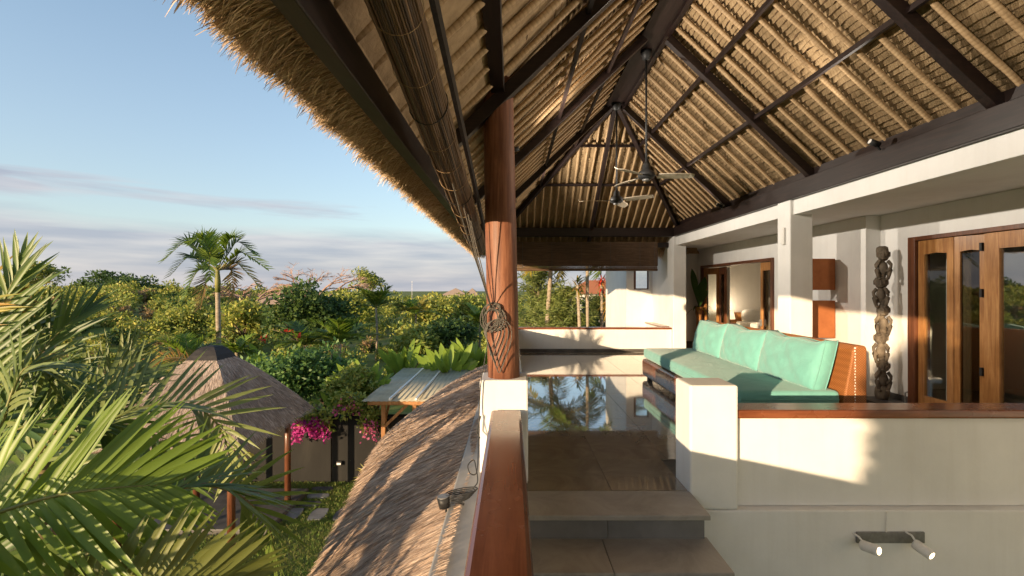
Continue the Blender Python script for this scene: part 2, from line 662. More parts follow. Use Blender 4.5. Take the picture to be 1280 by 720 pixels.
def bamboo_mat():
    m, nt, b = new_mat('tied_bamboo')
    v = coords(nt, (8, 8, 1.4))
    n, r = noise_col(nt, v, [(0.28, (0.27, 0.175, 0.09)), (0.55, (0.42, 0.285, 0.155)), (0.8, (0.54, 0.40, 0.24))], 4, 7, 0.65)
    v2 = coords(nt)
    w = N(nt, 'ShaderNodeTexWave', wave_type='BANDS', bands_direction='Z')
    w.inputs['Scale'].default_value = 9.0
    w.inputs['Distortion'].default_value = 2.2
    w.inputs['Detail'].default_value = 3.0
    w.inputs['Detail Scale'].default_value = 2.0
    nt.links.new(v2, w.inputs['Vector'])
    r2 = N(nt, 'ShaderNodeValToRGB')
    r2.color_ramp.elements[0].color = (0.82, 0.80, 0.77, 1)
    r2.color_ramp.elements[0].position = 0.1
    r2.color_ramp.elements[1].color = (1, 1, 1, 1)
    r2.color_ramp.elements[1].position = 0.4
    nt.links.new(w.outputs['Fac'], r2.inputs[0])
    mx = N(nt, 'ShaderNodeMixRGB', blend_type='MULTIPLY')
    mx.inputs[0].default_value = 1.0
    nt.links.new(r.outputs[0], mx.inputs[1])
    nt.links.new(r2.outputs[0], mx.inputs[2])
    nt.links.new(mx.outputs[0], b.inputs['Base Color'])
    b.inputs['Roughness'].default_value = 0.6
    b.inputs['Specular IOR Level'].default_value = 0.25
    bump(nt, b, w.outputs['Fac'], 0.18, 0.004)
    return m


M['bamboo'] = bamboo_mat()
M['lath_gap'] = simple('dark_lath_gap', [(0.3, (0.07, 0.042, 0.022)), (0.7, (0.17, 0.105, 0.058))], 14, 0.85, 0.1)  # lath colour that also stands in for gap shadow between thatch rows
M['thatch_gold'] = strandmat('golden_thatch', [(0.30, 0.205, 0.12), (0.50, 0.36, 0.22), (0.62, 0.465, 0.30), (0.72, 0.58, 0.40)])
M['thatch_core'] = simple('thatch_core', [(0.3, (0.24, 0.165, 0.095)), (0.7, (0.42, 0.30, 0.18))], 9, 0.9, 0.1, 8, (1, 1, 1), 0.6, 0.03)
M['thatch_grey'] = strandmat('weathered_thatch', [(0.22, 0.155, 0.12), (0.42, 0.31, 0.235), (0.54, 0.41, 0.315), (0.66, 0.54, 0.43)], patch=[(0.3, (0.84, 0.82, 0.80)), (0.7, (1.08, 1.06, 1.04))])
M['thatch_grey_core'] = simple('weathered_thatch_core', [(0.3, (0.22, 0.16, 0.12)), (0.7, (0.40, 0.30, 0.23))], 9, 0.9, 0.1, 8, (1, 1, 1), 0.6, 0.03)
M['thatch_pav'] = strandmat('pavilion_thatch', [(0.18, 0.135, 0.105), (0.34, 0.265, 0.215), (0.45, 0.36, 0.30), (0.56, 0.47, 0.40)])
M['cap'] = simple('dark_ridge_cap', [(0.3, (0.012, 0.011, 0.012)), (0.7, (0.03, 0.027, 0.026))], 14, 0.75)
M['blind'] = wood('blind_slat_wood', (0.055, 0.030, 0.016), (0.105, 0.060, 0.033), (0.17, 0.105, 0.06), 0, 3.0, 0.55)
M['blind_roll'] = None


def roll_mat():
    m, nt, b = new_mat('rolled_blind_slats')
    g = N(nt, 'ShaderNodeNewGeometry')
    r = N(nt, 'ShaderNodeValToRGB')
    els = r.color_ramp.elements
    els.new(0.4)
    els.new(0.75)
    for e, c in zip(els, ((0.035, 0.02, 0.01), (0.12, 0.07, 0.035), (0.19, 0.115, 0.06), (0.25, 0.16, 0.085))):
        e.color = (*c, 1)
    nt.links.new(g.outputs['Random Per Island'], r.inputs[0])
    v = coords(nt, (9, 0.9, 9))
    n, r2 = noise_col(nt, v, [(0.3, (0.7, 0.68, 0.66)), (0.7, (1.1, 1.1, 1.1))], 3, 6)
    mx = N(nt, 'ShaderNodeMixRGB', blend_type='MULTIPLY')
    mx.inputs[0].default_value = 1.0
    nt.links.new(r.outputs[0], mx.inputs[1])
    nt.links.new(r2.outputs[0], mx.inputs[2])
    nt.links.new(mx.outputs[0], b.inputs['Base Color'])
    b.inputs['Roughness'].default_value = 0.55
    return m


M['blind_roll'] = roll_mat()
M['bark'] = simple('grey_bark', [(0.3, (0.09, 0.065, 0.045)), (0.7, (0.22, 0.17, 0.125))], 8, 0.9, 0.1, 7, (1, 1, 0.4), 0.6, 0.02)
M['palm_bark'] = simple('pale_palm_bark', [(0.3, (0.20, 0.16, 0.11)), (0.7, (0.40, 0.33, 0.25))], 7, 0.85, 0.1, 6, (1, 1, 3), 0.5, 0.02)
M['rachis'] = simple('frond_stem', [(0.3, (0.10, 0.12, 0.03)), (0.7, (0.24, 0.22, 0.06))], 6, 0.5)
M['rachis_brown'] = simple('brown_frond_stem', [(0.3, (0.10, 0.075, 0.03)), (0.7, (0.2, 0.15, 0.06))], 6, 0.55)
M['twig'] = simple('pinkish_twigs', [(0.3, (0.25, 0.15, 0.11)), (0.7, (0.42, 0.28, 0.21))], 4, 0.9)
M['terracotta'] = simple('terracotta_shade', [(0.3, (0.27, 0.088, 0.028)), (0.7, (0.34, 0.118, 0.04))], 9, 0.7)
M['totem'] = simple('weathered_carving', [(0.25, (0.04, 0.033, 0.027)), (0.5, (0.13, 0.105, 0.08)), (0.8, (0.30, 0.25, 0.19))], 7, 0.85, 0.15, 9, (1, 1, 0.7), 0.8, 0.02)

def emit(name, col, s):
    m, nt, b = new_mat(name)
    b.inputs['Base Color'].default_value = (*col, 1)
    b.inputs['Emission Color'].default_value = (*col, 1)
    b.inputs['Emission Strength'].default_value = s
    n = N(nt, 'ShaderNodeTexNoise', Scale=20.0)
    return m


M['bulb'] = emit('lit_bulb', (1.0, 0.78, 0.48), 2.2)
M['lamp_shade'] = emit('lit_cream_shade', (0.9, 0.68, 0.40), 0.5)

# foliage
M['leaf_palm'] = leafmat('palm_green', [(0.06, 0.115, 0.025), (0.10, 0.17, 0.032), (0.16, 0.225, 0.045), (0.09, 0.15, 0.035)], 0.3, 0.42)
M['leaf_palm_pale'] = leafmat('palm_pale', [(0.10, 0.15, 0.045), (0.16, 0.215, 0.06), (0.23, 0.265, 0.09), (0.13, 0.18, 0.05)], 0.3, 0.45)
M['leaf_palm_fresh'] = leafmat('palm_fresh', [(0.12, 0.20, 0.022), (0.17, 0.26, 0.03), (0.24, 0.33, 0.045)], 0.35, 0.4)
M['leaf_palm_gold'] = leafmat('palm_gold', [(0.27, 0.26, 0.04), (0.40, 0.33, 0.055), (0.42, 0.24, 0.04), (0.19, 0.22, 0.04), (0.34, 0.30, 0.06)], 0.35, 0.45)
M['leaf_palm_mix'] = leafmat('palm_olive_mix', [(0.09, 0.13, 0.03), (0.14, 0.18, 0.04), (0.30, 0.25, 0.05), (0.17, 0.2, 0.045), (0.40, 0.26, 0.05), (0.13, 0.17, 0.04)], 0.35, 0.45)
M['leaf_orange'] = leafmat('dead_frond', [(0.45, 0.20, 0.04), (0.50, 0.27, 0.06), (0.36, 0.17, 0.045)], 0.3, 0.6)
M['leaf_yellow'] = leafmat('yellow_green', [(0.20, 0.27, 0.05), (0.38, 0.40, 0.075), (0.52, 0.47, 0.11), (0.28, 0.34, 0.06), (0.17, 0.24, 0.045), (0.44, 0.36, 0.10)])
M['leaf_mid'] = leafmat('mid_green', [(0.15, 0.22, 0.045), (0.26, 0.32, 0.06), (0.40, 0.39, 0.085), (0.20, 0.27, 0.05), (0.46, 0.42, 0.10)])
M['leaf_dark'] = leafmat('dark_green', [(0.045, 0.09, 0.025), (0.08, 0.14, 0.035), (0.125, 0.19, 0.045)])
M['leaf_fern'] = leafmat('ferny_green', [(0.08, 0.17, 0.05), (0.12, 0.23, 0.065), (0.18, 0.30, 0.08)])
M['leaf_bright'] = leafmat('bright_broad_leaf', [(0.17, 0.27, 0.03), (0.24, 0.35, 0.05), (0.30, 0.38, 0.07)], 0.4, 0.4)
M['leaf_feather'] = leafmat('feathery_green', [(0.14, 0.19, 0.055), (0.20, 0.25, 0.07), (0.28, 0.31, 0.10)])
M['leaf_brown'] = leafmat('dry_scrub', [(0.30, 0.20, 0.10), (0.40, 0.27, 0.14), (0.26, 0.20, 0.09)])
M['leaf_deep'] = leafmat('deep_gloss_leaf', [(0.025, 0.07, 0.015), (0.04, 0.10, 0.02)], 0.15, 0.3)
M['blossom'] = leafmat('magenta_blossom', [(0.45, 0.02, 0.26), (0.58, 0.04, 0.36), (0.62, 0.10, 0.36)], 0.35, 0.6)
M['blossom_pink'] = leafmat('pink_blossom', [(0.62, 0.10, 0.30), (0.70, 0.2, 0.38)], 0.35, 0.6)
M['blossom_red'] = leafmat('red_flower', [(0.5, 0.03, 0.02), (0.6, 0.06, 0.03)], 0.3, 0.6)
M['grass'] = leafmat('lawn_blades', [(0.10, 0.19, 0.035), (0.16, 0.26, 0.045), (0.24, 0.28, 0.07), (0.31, 0.28, 0.10)], 0.3, 0.6)

# ------------------------------------------------------------------ terrain
GZ = -5.0


def sstep(t):
    t = min(1.0, max(0.0, t))
    return t * t * (3 - 2 * t)


def terrain(x, y):
    r = math.hypot(x, y)
    left = sstep((-x / max(y, 4.0) + 0.05) / 0.9) if y > 0 else 0.0
    rise = sstep((r - 15) / 60) * (0.7 + 2.9 * left)
    fall = sstep((r - 110) / 300) * 32
    bumpy = 0.35 * math.sin(x * 0.21 + 1.3) * math.cos(y * 0.17) * sstep((r - 16) / 15)
    return GZ + rise - fall + bumpy


def make_ground():
    ang = np.linspace(0, 2 * math.pi, 97)[:-1]
    rad = np.concatenate([[0.5], np.linspace(3, 30, 14), np.geomspace(33, 5000, 34)])
    V, Q = [], []
    for r in rad:
        for a in ang:
            x, y = r * math.cos(a), r * math.sin(a)
            V.append((x, y, terrain(x, y)))
    n = len(ang)
    for i in range(len(rad) - 1):
        for k in range(n):
            Q.append((i * n + k, (i + 1) * n + k, (i + 1) * n + (k + 1) % n, i * n + (k + 1) % n))
    m, nt, b = new_mat('grassy_ground')
    v = coords(nt)
    n1, r1 = noise_col(nt, v, [(0.30, (0.09, 0.13, 0.03)), (0.48, (0.15, 0.18, 0.045)), (0.60, (0.23, 0.21, 0.08)), (0.75, (0.30, 0.24, 0.13))], 0.55, 9, 0.65)
    nt.links.new(r1.outputs[0], b.inputs['Base Color'])
    b.inputs['Roughness'].default_value = 0.95
    b.inputs['Specular IOR Level'].default_value = 0.1
    n2 = N(nt, 'ShaderNodeTexNoise', Scale=30.0, Detail=6.0)
    nt.links.new(v, n2.inputs['Vector'])
    bump(nt, b, n2.outputs[0], 0.6, 0.04)
    o = nmesh('ground', V, Q, m, None, True)
    tag(o, kind='structure')


make_ground()

# ------------------------------------------------------------------ upper floor and stairs
FZ = -1.5
fl = MB().box(0.06, 1.30, 3.36, 3.66, FZ - 0.28, FZ - 0.012)
fl.box(0.06, 8.2, 3.66, 10.62, FZ - 0.28, FZ - 0.012)
fl.box(3.96, 8.2, 10.62, 13.7, FZ - 0.28, FZ - 0.012)
floor = fl.build('veranda_floor', M['stone_dark'])
tag(floor, kind='structure')
tile_meshes = {}


def tile(w, l):
    key = (round(w, 3), round(l, 3))
    if key not in tile_meshes:
        me = bpy.data.meshes.new('floor_tile')
        b = MB().box(0, w, 0, l, -0.010, 0)
        me.from_pydata(b.v, [], b.f)
        me.materials.append(M['floor'])
        tile_meshes[key] = me
    return tile_meshes[key]


ty, tw = 3.372, 0.62
while ty < 10.6:
    l = min(0.62, 10.61 - ty)
    tx = 0.12
    while tx < (5.08 if ty > 3.5 else 1.2):
        w = min(tw, (5.09 if ty > 3.5 else 1.305) - tx)
        o = link_copy(tile(w - 0.004, l - 0.004), 'floor_tile', Matrix.Translation((tx, ty, FZ)), floor)
        tx += tw
    ty += 0.62
ty = 10.62
while ty < 11.9:
    l = min(0.62, 11.99 - ty)
    for tx in (3.97, 4.53):
        link_copy(tile(0.5575, l - 0.0025), 'floor_tile', Matrix.Translation((tx, ty, FZ)), floor)
    ty += 0.62

stairs = MB().box(0.045, 1.27, 3.10, 3.36, -4.9, FZ - 0.20)
for k in range(1, 9):
    stairs.box(0.045, 1.27, 3.10 - 0.335 * k, 3.10 - 0.335 * (k - 1), -4.9, FZ - 0.20 - 0.17 * k)
stairs = stairs.build('stairs', M['stone_dark'])
tag(stairs, kind='structure')
for k in range(0, 9):
    z = FZ - 0.17 * k
    yb = 3.37 - 0.335 * k if k else 3.367
    yf = 3.0 - 0.335 * k
    # tread slabs, two per step
    xs = (0.05, 1.315) if k == 0 else ((0.05, 0.60, 1.31) if k % 2 else (0.05, 0.92, 1.31))
    for a, b_ in zip(xs[:-1], xs[1:]):
        MB().box(a, b_ - 0.003, yf, yb + (0.02 if k else 0), z - 0.035, z).build('tread_slab', M['step'], stairs, bevel=0.006)
    xs = (0.05, 0.64, 1.285) if k % 2 == 0 else (0.05, 0.40, 0.98, 1.285)
    for a, b_ in zip(xs[:-1], xs[1:]):
        MB().box(a, b_ - 0.003, yf + 0.032, yf + 0.055, z - 0.17, z - 0.036).build('riser_slab', M['riser'], stairs)


# ------------------------------------------------------------------ parapets, posts, rails
def part(parent, name, mat, *boxes, bevel=0.0, smooth=False):
    m = MB()
    for b in boxes:
        m.box(*b)
    return m.build(name, mat, parent, smooth, bevel)


pl = empty('stair_parapet', (-0.05, 1.5, -5))
tag(pl, 'low white wall beside the steps with a broad red-brown wooden handrail on top', 'parapet')
part(pl, 'wall', M['plaster'], (-0.135, 0.045, -1.6, 3.52, -4.99, -1.005), bevel=0.008)
part(pl, 'handrail', M['rail'], (-0.16, 0.072, -1.6, 3.50, -1.003, -0.935), bevel=0.022)

ledge = part(None, 'roof_ledge', M['concrete'], (-0.42, -0.14, -1.6, 10.5, -1.56, -1.43), bevel=0.012)
tag(ledge, 'grey concrete ledge between the handrail wall and the sloping thatch', 'ledge')

pv = empty('side_parapet', (-0.05, 7, -5))
tag(pv, 'low white parapet on the garden side of the veranda behind the round column', 'parapet')
part(pv, 'wall', M['plaster'], (-0.18, 0.095, 3.87, 10.66, -4.99, -1.005), bevel=0.008)
part(pv, 'handrail', M['rail'], (-0.21, 0.118, 3.87, 10.64, -1.003, -0.94), bevel=0.018)

pf = empty('end_parapet', (1.9, 10.8, -5))
tag(pf, 'low white parapet across the far end of the veranda with a thin wooden cap', 'parapet')
part(pf, 'wall', M['plaster'], (0.097, 3.75, 10.67, 10.83, -4.99, -0.972), bevel=0.008)
part(pf, 'handrail', M['rail_x'], (-0.2, 3.74, 10.65, 10.86, -0.97, -0.925), bevel=0.012)
part(pf, 'stone_skirting', M['stone_dark'], (0.10, 3.75, 10.63, 10.669, FZ, FZ + 0.075), bevel=0.006)
part(pf, 'return_wall', M['plaster'], (3.62, 3.78, 10.86, 12.28, -4.99, -0.962))
part(pf, 'return_handrail', M['rail'], (3.58, 3.785, 10.87, 12.28, -0.96, -0.915), bevel=0.012)

pr = empty('stairwell_parapet', (3.4, 3.5, -5))
tag(pr, 'white parapet above the wall spotlight with a red-brown wooden cap, sofa behind it', 'parapet')
part(pr, 'wall', M['plaster'], (1.665, 7.2, 3.40, 3.56, -1.628, -0.972), bevel=0.008)
part(pr, 'slab_edge_wall', M['plaster'], (1.318, 7.2, 3.333, 3.58, -4.99, -1.63), bevel=0.01)
part(pr, 'handrail', M['rail_x'], (1.664, 7.2, 3.365, 3.60, -0.97, -0.905), bevel=0.016)

pp = part(None, 'column_pedestal', M['plaster'], (-0.25, 0.125, 3.525, 3.865, -4.99, -0.715), bevel=0.014)
tag(pp, 'square white pedestal carrying the round wooden column', 'pedestal')
pq = part(None, 'stair_post', M['plaster'], (1.305, 1.66, 3.336, 3.64, -1.628, -0.715), bevel=0.016)
tag(pq, 'stout white square post at the head of the steps before the sofa', 'post')

col = MB()
pts, rr = [], []
for i in range(15):
    t = i / 14
    pts.append((-0.066 - 0.05 * t, 3.69, -0.716 + t * 2.39))
    rr.append(0.129 - 0.006 * t + 0.0012 * math.sin(i * 2.1))
col.tube(pts, rr, 40)
col = col.build('wooden_column', M['column'], None, True)
tag(col, 'round red-brown wooden column standing on a white pedestal', 'column')

# ------------------------------------------------------------------ villa walls, columns, soffit, rooms
villa = empty('villa', (5, 7, -5))
tag(villa, 'white plastered villa along the veranda with wooden folding doors', 'building')
PLA = M['plaster']
part(villa, 'wall', PLA, (5.10, 5.26, 5.80, 6.30, -4.99, 1.0))
part(villa, 'wall_above_door', PLA, (5.10, 5.26, 3.56, 5.80, 0.64, 1.0))
part(villa, 'wall', PLA, (5.10, 5.26, -2.0, 3.70, -1.5, 1.0))
part(villa, 'wall', PLA, (4.90, 5.26, 6.303, 8.50, -4.99, 1.0))
part(villa, 'wall_above_door', PLA, (4.90, 5.06, 8.50, 11.75, 0.57, 1.0))
part(villa, 'wall', PLA, (4.90, 5.06, 11.75, 12.0, -4.99, 1.0))
part(villa, 'end_wall', PLA, (3.955, 5.06, 12.003, 12.16, -4.99, 1.0))
part(villa, 'side_wall', PLA, (3.79, 3.953, 10.91, 12.298, -4.99, 1.5))
WX0, WX1, WZ0, WZ1 = 3.29, 3.70, -0.04, 0.50
part(villa, 'wing_wall', PLA, (3.09, WX0, 12.30, 12.46, -4.99, 2.2))
part(villa, 'wing_wall', PLA, (WX1, 3.95, 12.30, 12.46, -4.99, 2.2))
part(villa, 'wing_wall', PLA, (WX0, WX1, 12.30, 12.46, -4.99, WZ0))
part(villa, 'wing_wall', PLA, (WX0, WX1, 12.30, 12.46, WZ1, 2.2))
part(villa, 'wing_wall', PLA, (3.09, 3.25, 12.463, 15.0, -4.99, 2.2))
w = part(villa, 'window', M['door_dark'], (WX0, WX0 + 0.07, 12.34, 12.40, WZ0, WZ1), (WX1 - 0.025, WX1, 12.34, 12.40, WZ0, WZ1),
         (WX0 + 0.07, WX1 - 0.025, 12.34, 12.40, WZ0, WZ0 + 0.03), (WX0 + 0.07, WX1 - 0.025, 12.34, 12.40, WZ1 - 0.03, WZ1))
part(w, 'pane', M['glass'], (WX0 + 0.07, WX1 - 0.025, 12.37, 12.376, WZ0 + 0.03, WZ1 - 0.03))
part(villa, 'fascia', PLA, (3.832, 4.08, 3.0, 12.0, 1.0, 1.30), bevel=0.004)
part(villa, 'soffit', PLA, (4.083, 5.30, -2.0, 12.0, 1.003, 1.10))
part(villa, 'fascia', PLA, (3.832, 4.08, -2.0, 2.998, 1.0, 1.30))
part(villa, 'column', PLA, (3.79, 4.10, 6.20, 6.50, -1.5, 1.30), bevel=0.012)
part(villa, 'column', PLA, (3.76, 4.06, 10.60, 10.90, -1.5, 1.30), bevel=0.012)
part(villa, 'stone_skirting', M['stone_dark'], (5.075, 5.099, 5.82, 6.30, FZ, FZ + 0.10))
part(villa, 'stone_skirting', M['stone_dark'], (4.875, 4.899, 6.30, 8.48, FZ, FZ + 0.10))
part(villa, 'stone_skirting', M['stone_dark'], (3.96, 4.899, 11.975, 12.0, FZ, FZ + 0.10))
# rooms behind the doors
PI_ = M['plaster_in']
part(villa, 'room_wall', PI_, (5.07, 8.2, 13.6, 13.75, -1.5, 1.2))
part(villa, 'room_wall', PI_, (8.1, 8.25, -2, 13.6, -1.5, 1.2))
part(villa, 'room_wall', PI_, (5.27, 8.1, 6.75, 6.90, -1.5, 1.2))
part(villa, 'room_wall', PI_, (4.9, 5.05, 12.17, 13.6, -1.5, 1.2))
part(villa, 'room_wall', PI_, (5.27, 8.1, 0.5, 0.65, -1.5, 1.2))
part(villa, 'room_ceiling', PI_, (5.07, 8.3, -2, 13.75, 1.2, 1.32))
part(villa, 'room_floor', M['floor'], (5.095, 8.1, 0.65, 13.6, FZ - 0.011, FZ - 0.003))
part(villa, 'ground_floor_wall', PLA, (-0.133, 0.06, 3.90, 10.6, -4.98, -1.79), (0.10, 8.2, 10.84, 10.95, -4.98, -1.79))


def glazed_leaf(p0, p1, z0, z1, stile, top, bot, pane_mat, wood_mat, arch=0.0, t=0.04, name='door_leaf'):
    """A door leaf standing between two plan points: stiles, rails with an arched top rail, pane."""
    a, b = Vector((*p0, 0)), Vector((*p1, 0))
    u = (b - a).normalized()
    n = Vector((-u.y, u.x, 0))
    L = (b - a).length
    m = MB()

    def slab(poly):
        k = len(poly)
        v = [a + u * s + Vector((0, 0, z)) + n * (t / 2) for s, z in poly] + [a + u * s + Vector((0, 0, z)) - n * (t / 2) for s, z in poly]
        f = [tuple(range(k)), tuple(range(2 * k - 1, k - 1, -1))]
        f += [(i, (i + 1) % k + 0, (i + 1) % k + k, i + k) for i in range(k)]
        f = [tuple(reversed(q)) if i > 1 else q for i, q in enumerate(f)]
        m.add(v, f)
    slab([(0, z0), (stile, z0), (stile, z1), (0, z1)])
    slab([(L - stile, z0), (L, z0), (L, z1), (L - stile, z1)])
    slab([(stile, z0), (L - stile, z0), (L - stile, z0 + bot), (stile, z0 + bot)])
    K = 8
    prev = None
    for i in range(K + 1):
        s = stile + (L - 2 * stile) * i / K
        zz = z1 - top - arch * (1 - math.cos(2 * math.pi * (i / K - 0.5))) / 2 if arch else z1 - top
        if prev:
            slab([(prev[0], prev[1]), (s, zz), (s, z1), (prev[0], z1)])
        prev = (s, zz)
    o = m.build(name, wood_mat, villa)
    pm = MB()
    g = [(stile - 0.005, z0 + bot - 0.005), (L - stile + 0.005, z0 + bot - 0.005), (L - stile + 0.005, z1 - top + 0.005), (stile - 0.005, z1 - top + 0.005)]
    v = [a + u * s + Vector((0, 0, z)) + n * 0.003 for s, z in g] + [a + u * s + Vector((0, 0, z)) - n * 0.003 for s, z in g]
    pm.add(v, [(0, 1, 2, 3), (7, 6, 5, 4), (0, 4, 5, 1), (1, 5, 6, 2), (2, 6, 7, 3), (3, 7, 4, 0)])
    pm.build('pane', pane_mat, o)
    return o


# dining room doors (right): jamb, two folded leaves, a fixed stile and a wide fixed pane
zt, zb = 0.64, FZ + 0.004
part(villa, 'door_frame', M['door_dark'], (5.04, 5.24, 5.70, 5.80, zb, zt), (5.04, 5.24, 3.70, 5.698, zt - 0.05, zt), bevel=0.005)
l1 = glazed_leaf((5.10, 5.69), (5.085, 5.22), zb + 0.02, zt - 0.055, 0.085, 0.16, 0.15, M['glass'], M['door'], 0.014)
l2 = glazed_leaf((5.085, 5.215), (5.12, 4.90), zb + 0.02, zt - 0.055, 0.06, 0.16, 0.12, M['glass_dark'], M['door'], 0.012)
for z in (-0.95, -0.1, 0.4):
    part(l2, 'hinge', M['black'], (5.06, 5.085, 4.905, 4.93, z, z + 0.09))
l3 = glazed_leaf((5.10, 4.89), (5.10, 3.75), zb + 0.02, zt - 0.055, 0.15, 0.17, 0.12, M['glass_bright'], M['door'], 0, 0.05, 'fixed_light')
# bedroom doors (centre): leaves folded back at both sides of the opening
zt2 = 0.57
part(villa, 'door_frame', M['door_dark'], (4.86, 5.04, 11.68, 11.75, zb, zt2), (4.86, 5.04, 8.50, 8.57, zb, zt2), (4.86, 5.04, 8.571, 11.679, zt2 - 0.06, zt2), bevel=0.005)
d1 = glazed_leaf((4.93, 11.66), (5.10, 11.20), zb + 0.02, zt2 - 0.07, 0.075, 0.16, 0.15, M['glass'], M['door'])
d2 = glazed_leaf((5.105, 11.18), (5.02, 10.68), zb + 0.02, zt2 - 0.07, 0.075, 0.16, 0.15, M['glass_dark'], M['door_dark'])
d3 = glazed_leaf((4.93, 8.58), (4.945, 9.02), zb + 0.02, zt2 - 0.07, 0.075, 0.16, 0.15, M['glass_dark'], M['door'])
d4 = glazed_leaf((4.95, 9.03), (5.14, 8.62), zb + 0.02, zt2 - 0.07, 0.075, 0.16, 0.15, M['glass'], M['door'])
part(d3, 'handle', M['grey_metal'], (4.88, 4.92, 8.96, 8.985, -0.75, -0.62))

# ------------------------------------------------------------------ thatched roof over the veranda
XC, XL, ZP, SL = 1.85, -0.09, 1.44, 0.948        # ridge x, plate x, rafter underside at plate, side pitch
ZR = ZP + SL * (XC - XL)                           # 3.279
YA, SH = 8.1, 0.772                               # apex of the far hip, its pitch
YA0 = -1.2                                        # ridge end behind the camera
LS = math.hypot(1, SL)
LH = math.hypot(1, SH)
roof = empty('veranda_thatch', (1.85, 5, -1.5))
tag(roof, 'big hipped thatch roof over the veranda with dark rafters and bamboo ribs', 'roof')


def yfar(z):
    return YA + (ZR - z) / SH


def ynear(z):
    return YA0 - (ZR - z) / SH


def zside(x):            # rafter underside height over plan distance from ridge, works both sides
    return ZR - SL * abs(x - XC)


def side_pt(sgn, t, off):
    """Point at plan distance t from the ridge on a side slope, off metres above the rafter underside."""
    return Vector((XC + sgn * t + sgn * off * SL / LS, 0, ZR - SL * t + off / LS))


# underside courses: saw-tooth rows of thatch
def courses_side(sgn, t1, name):
    off, pitch, depth = 0.19, 0.062, 0.024
    K = int(t1 * LS / pitch)
    V, Q = [], []
    rows = []
    for k in range(K + 1):
        t = t1 * k / K
        for j, dd in ((0, -depth), (1, 0.0)):
            p = side_pt(sgn, max(0.001, t + (0.0 if j == 0 else 0.006)), off + dd)
            zc_ = ZR - SL * t
            y0, y1 = ynear(zc_) - 0.25, yfar(zc_) + 0.25
            rows.append((p, y0, y1))
    NY = 170
    for i, (p, y0, y1) in enumerate(rows):
        for s in range(NY + 1):
            y = y0 + (y1 - y0) * s / NY
            j = NR.normal(0, 0.005, 2)
            V.append((p.x + j[0], y, p.z + j[1]))
    for i in range(len(rows) - 1):
        for s in range(NY):
            a = i * (NY + 1) + s
            q = (a, a + 1, a + NY + 2, a + NY + 1)
            Q.append(q)
    o = nmesh(name, V, Q, M['thatch_under'], roof)
    o.data.materials.append(M['lath_gap'])
    o.data.polygons.foreach_set('material_index', np.repeat(np.arange(len(rows) - 1) % 2 == 0, NY).astype(np.int32))
    tag(o, kind='stuff')


courses_side(-1, XC - XL + 0.60, 'thatch_courses')
courses_side(1, 2.35, 'thatch_courses')


def hip_pt(t, off):
    return Vector((0, YA + t + off * SH / LH, ZR - SH * t + off / LH))


def courses_hip(t1):
    off, pitch, depth = 0.19, 0.062, 0.024
    K = int(t1 * LH / pitch)
    V, Q = [], []
    NX = 70
    n_rows = 0
    for k in range(K + 1):
        t = t1 * k / K
        half = t * SH / SL + 0.2
        for dd in (-depth, 0.0):
            p = hip_pt(t + (0.0 if dd else 0.006), off + dd)
            for s in range(NX + 1):
                j = NR.normal(0, 0.005, 2)
                V.append((XC - half + 2 * half * s / NX, p.y + j[0], p.z + j[1]))
            n_rows += 1
    for i in range(n_rows - 1):
        for s in range(NX):
            a = i * (NX + 1) + s
            Q.append((a, a + NX + 1, a + NX + 2, a + 1))
    o = nmesh('thatch_courses', V, Q, M['thatch_under_x'], roof)
    o.data.materials.append(M['lath_gap'])
    o.data.polygons.foreach_set('material_index', np.repeat(np.arange(n_rows - 1) % 2 == 0, NX).astype(np.int32))
    tag(o, kind='stuff')


courses_hip(3.30)


# bamboo ribs, each its own piece
def rib_mesh(L, seed):
    rg = random.Random(seed)
    n = 10
    pts, rad = [], []
    for i in range(n + 1):
        t = i / n
        pts.append((rg.uniform(-0.006, 0.006), rg.uniform(-0.006, 0.006), L * t))
        rad.append(0.024 + rg.uniform(-0.002, 0.002))
    m = MB().tube(pts, rad, 9)
    me = bpy.data.meshes.new('bamboo_rib')
    me.from_pydata(m.v, [], m.f)
    me.polygons.foreach_set('use_smooth', [True] * len(me.polygons))
    me.materials.append(M['bamboo'])
    return me


def basis(a, b):
    """Matrix whose local z runs from a to b."""
    t = (b - a).normalized()
    s = t.cross(Vector((0.13, 1, 0.2))).normalized()
    u = t.cross(s)
    m = Matrix((s, u, t)).transposed().to_4x4()
    m.translation = a
    return m


full = {s: [rib_mesh(((XC - XL + 0.60) if s < 0 else 2.30) * LS, 31 + i + 7 * s) for i in range(4)] for s in (-1, 1)}
for sgn in (-1, 1):
    tmax = (XC - XL + 0.60) if sgn < 0 else 2.30
    y = -0.55
    k = 0
    while y < 11.0:
        t0 = 0.0 if y <= YA else (y - YA) * SH / SL
        if t0 < tmax - 0.15:
            a, b = side_pt(sgn, t0, 0.130), side_pt(sgn, tmax, 0.130)
            a.y = b.y = y + R.uniform(-0.015, 0.015)
            if t0 == 0.0:
                me = full[sgn][k % 4]
            else:
                me = rib_mesh((b - a).length, 100 + k)
            link_copy(me, 'bamboo_rib', basis(a, b), roof)
        y += 0.25 if y < YA else 0.20
        k += 1
hx = XC - 2.5
k = 0
while hx < XC + 2.5:
    t0 = abs(hx - XC) * SL / SH
    if t0 < 3.0:
        a, b = hip_pt(t0, 0.130), hip_pt(3.25, 0.130)
        a.x = b.x = hx
        link_copy(rib_mesh((b - a).length, 300 + k), 'bamboo_rib', basis(a, b), roof)
    hx += 0.165
    k += 1

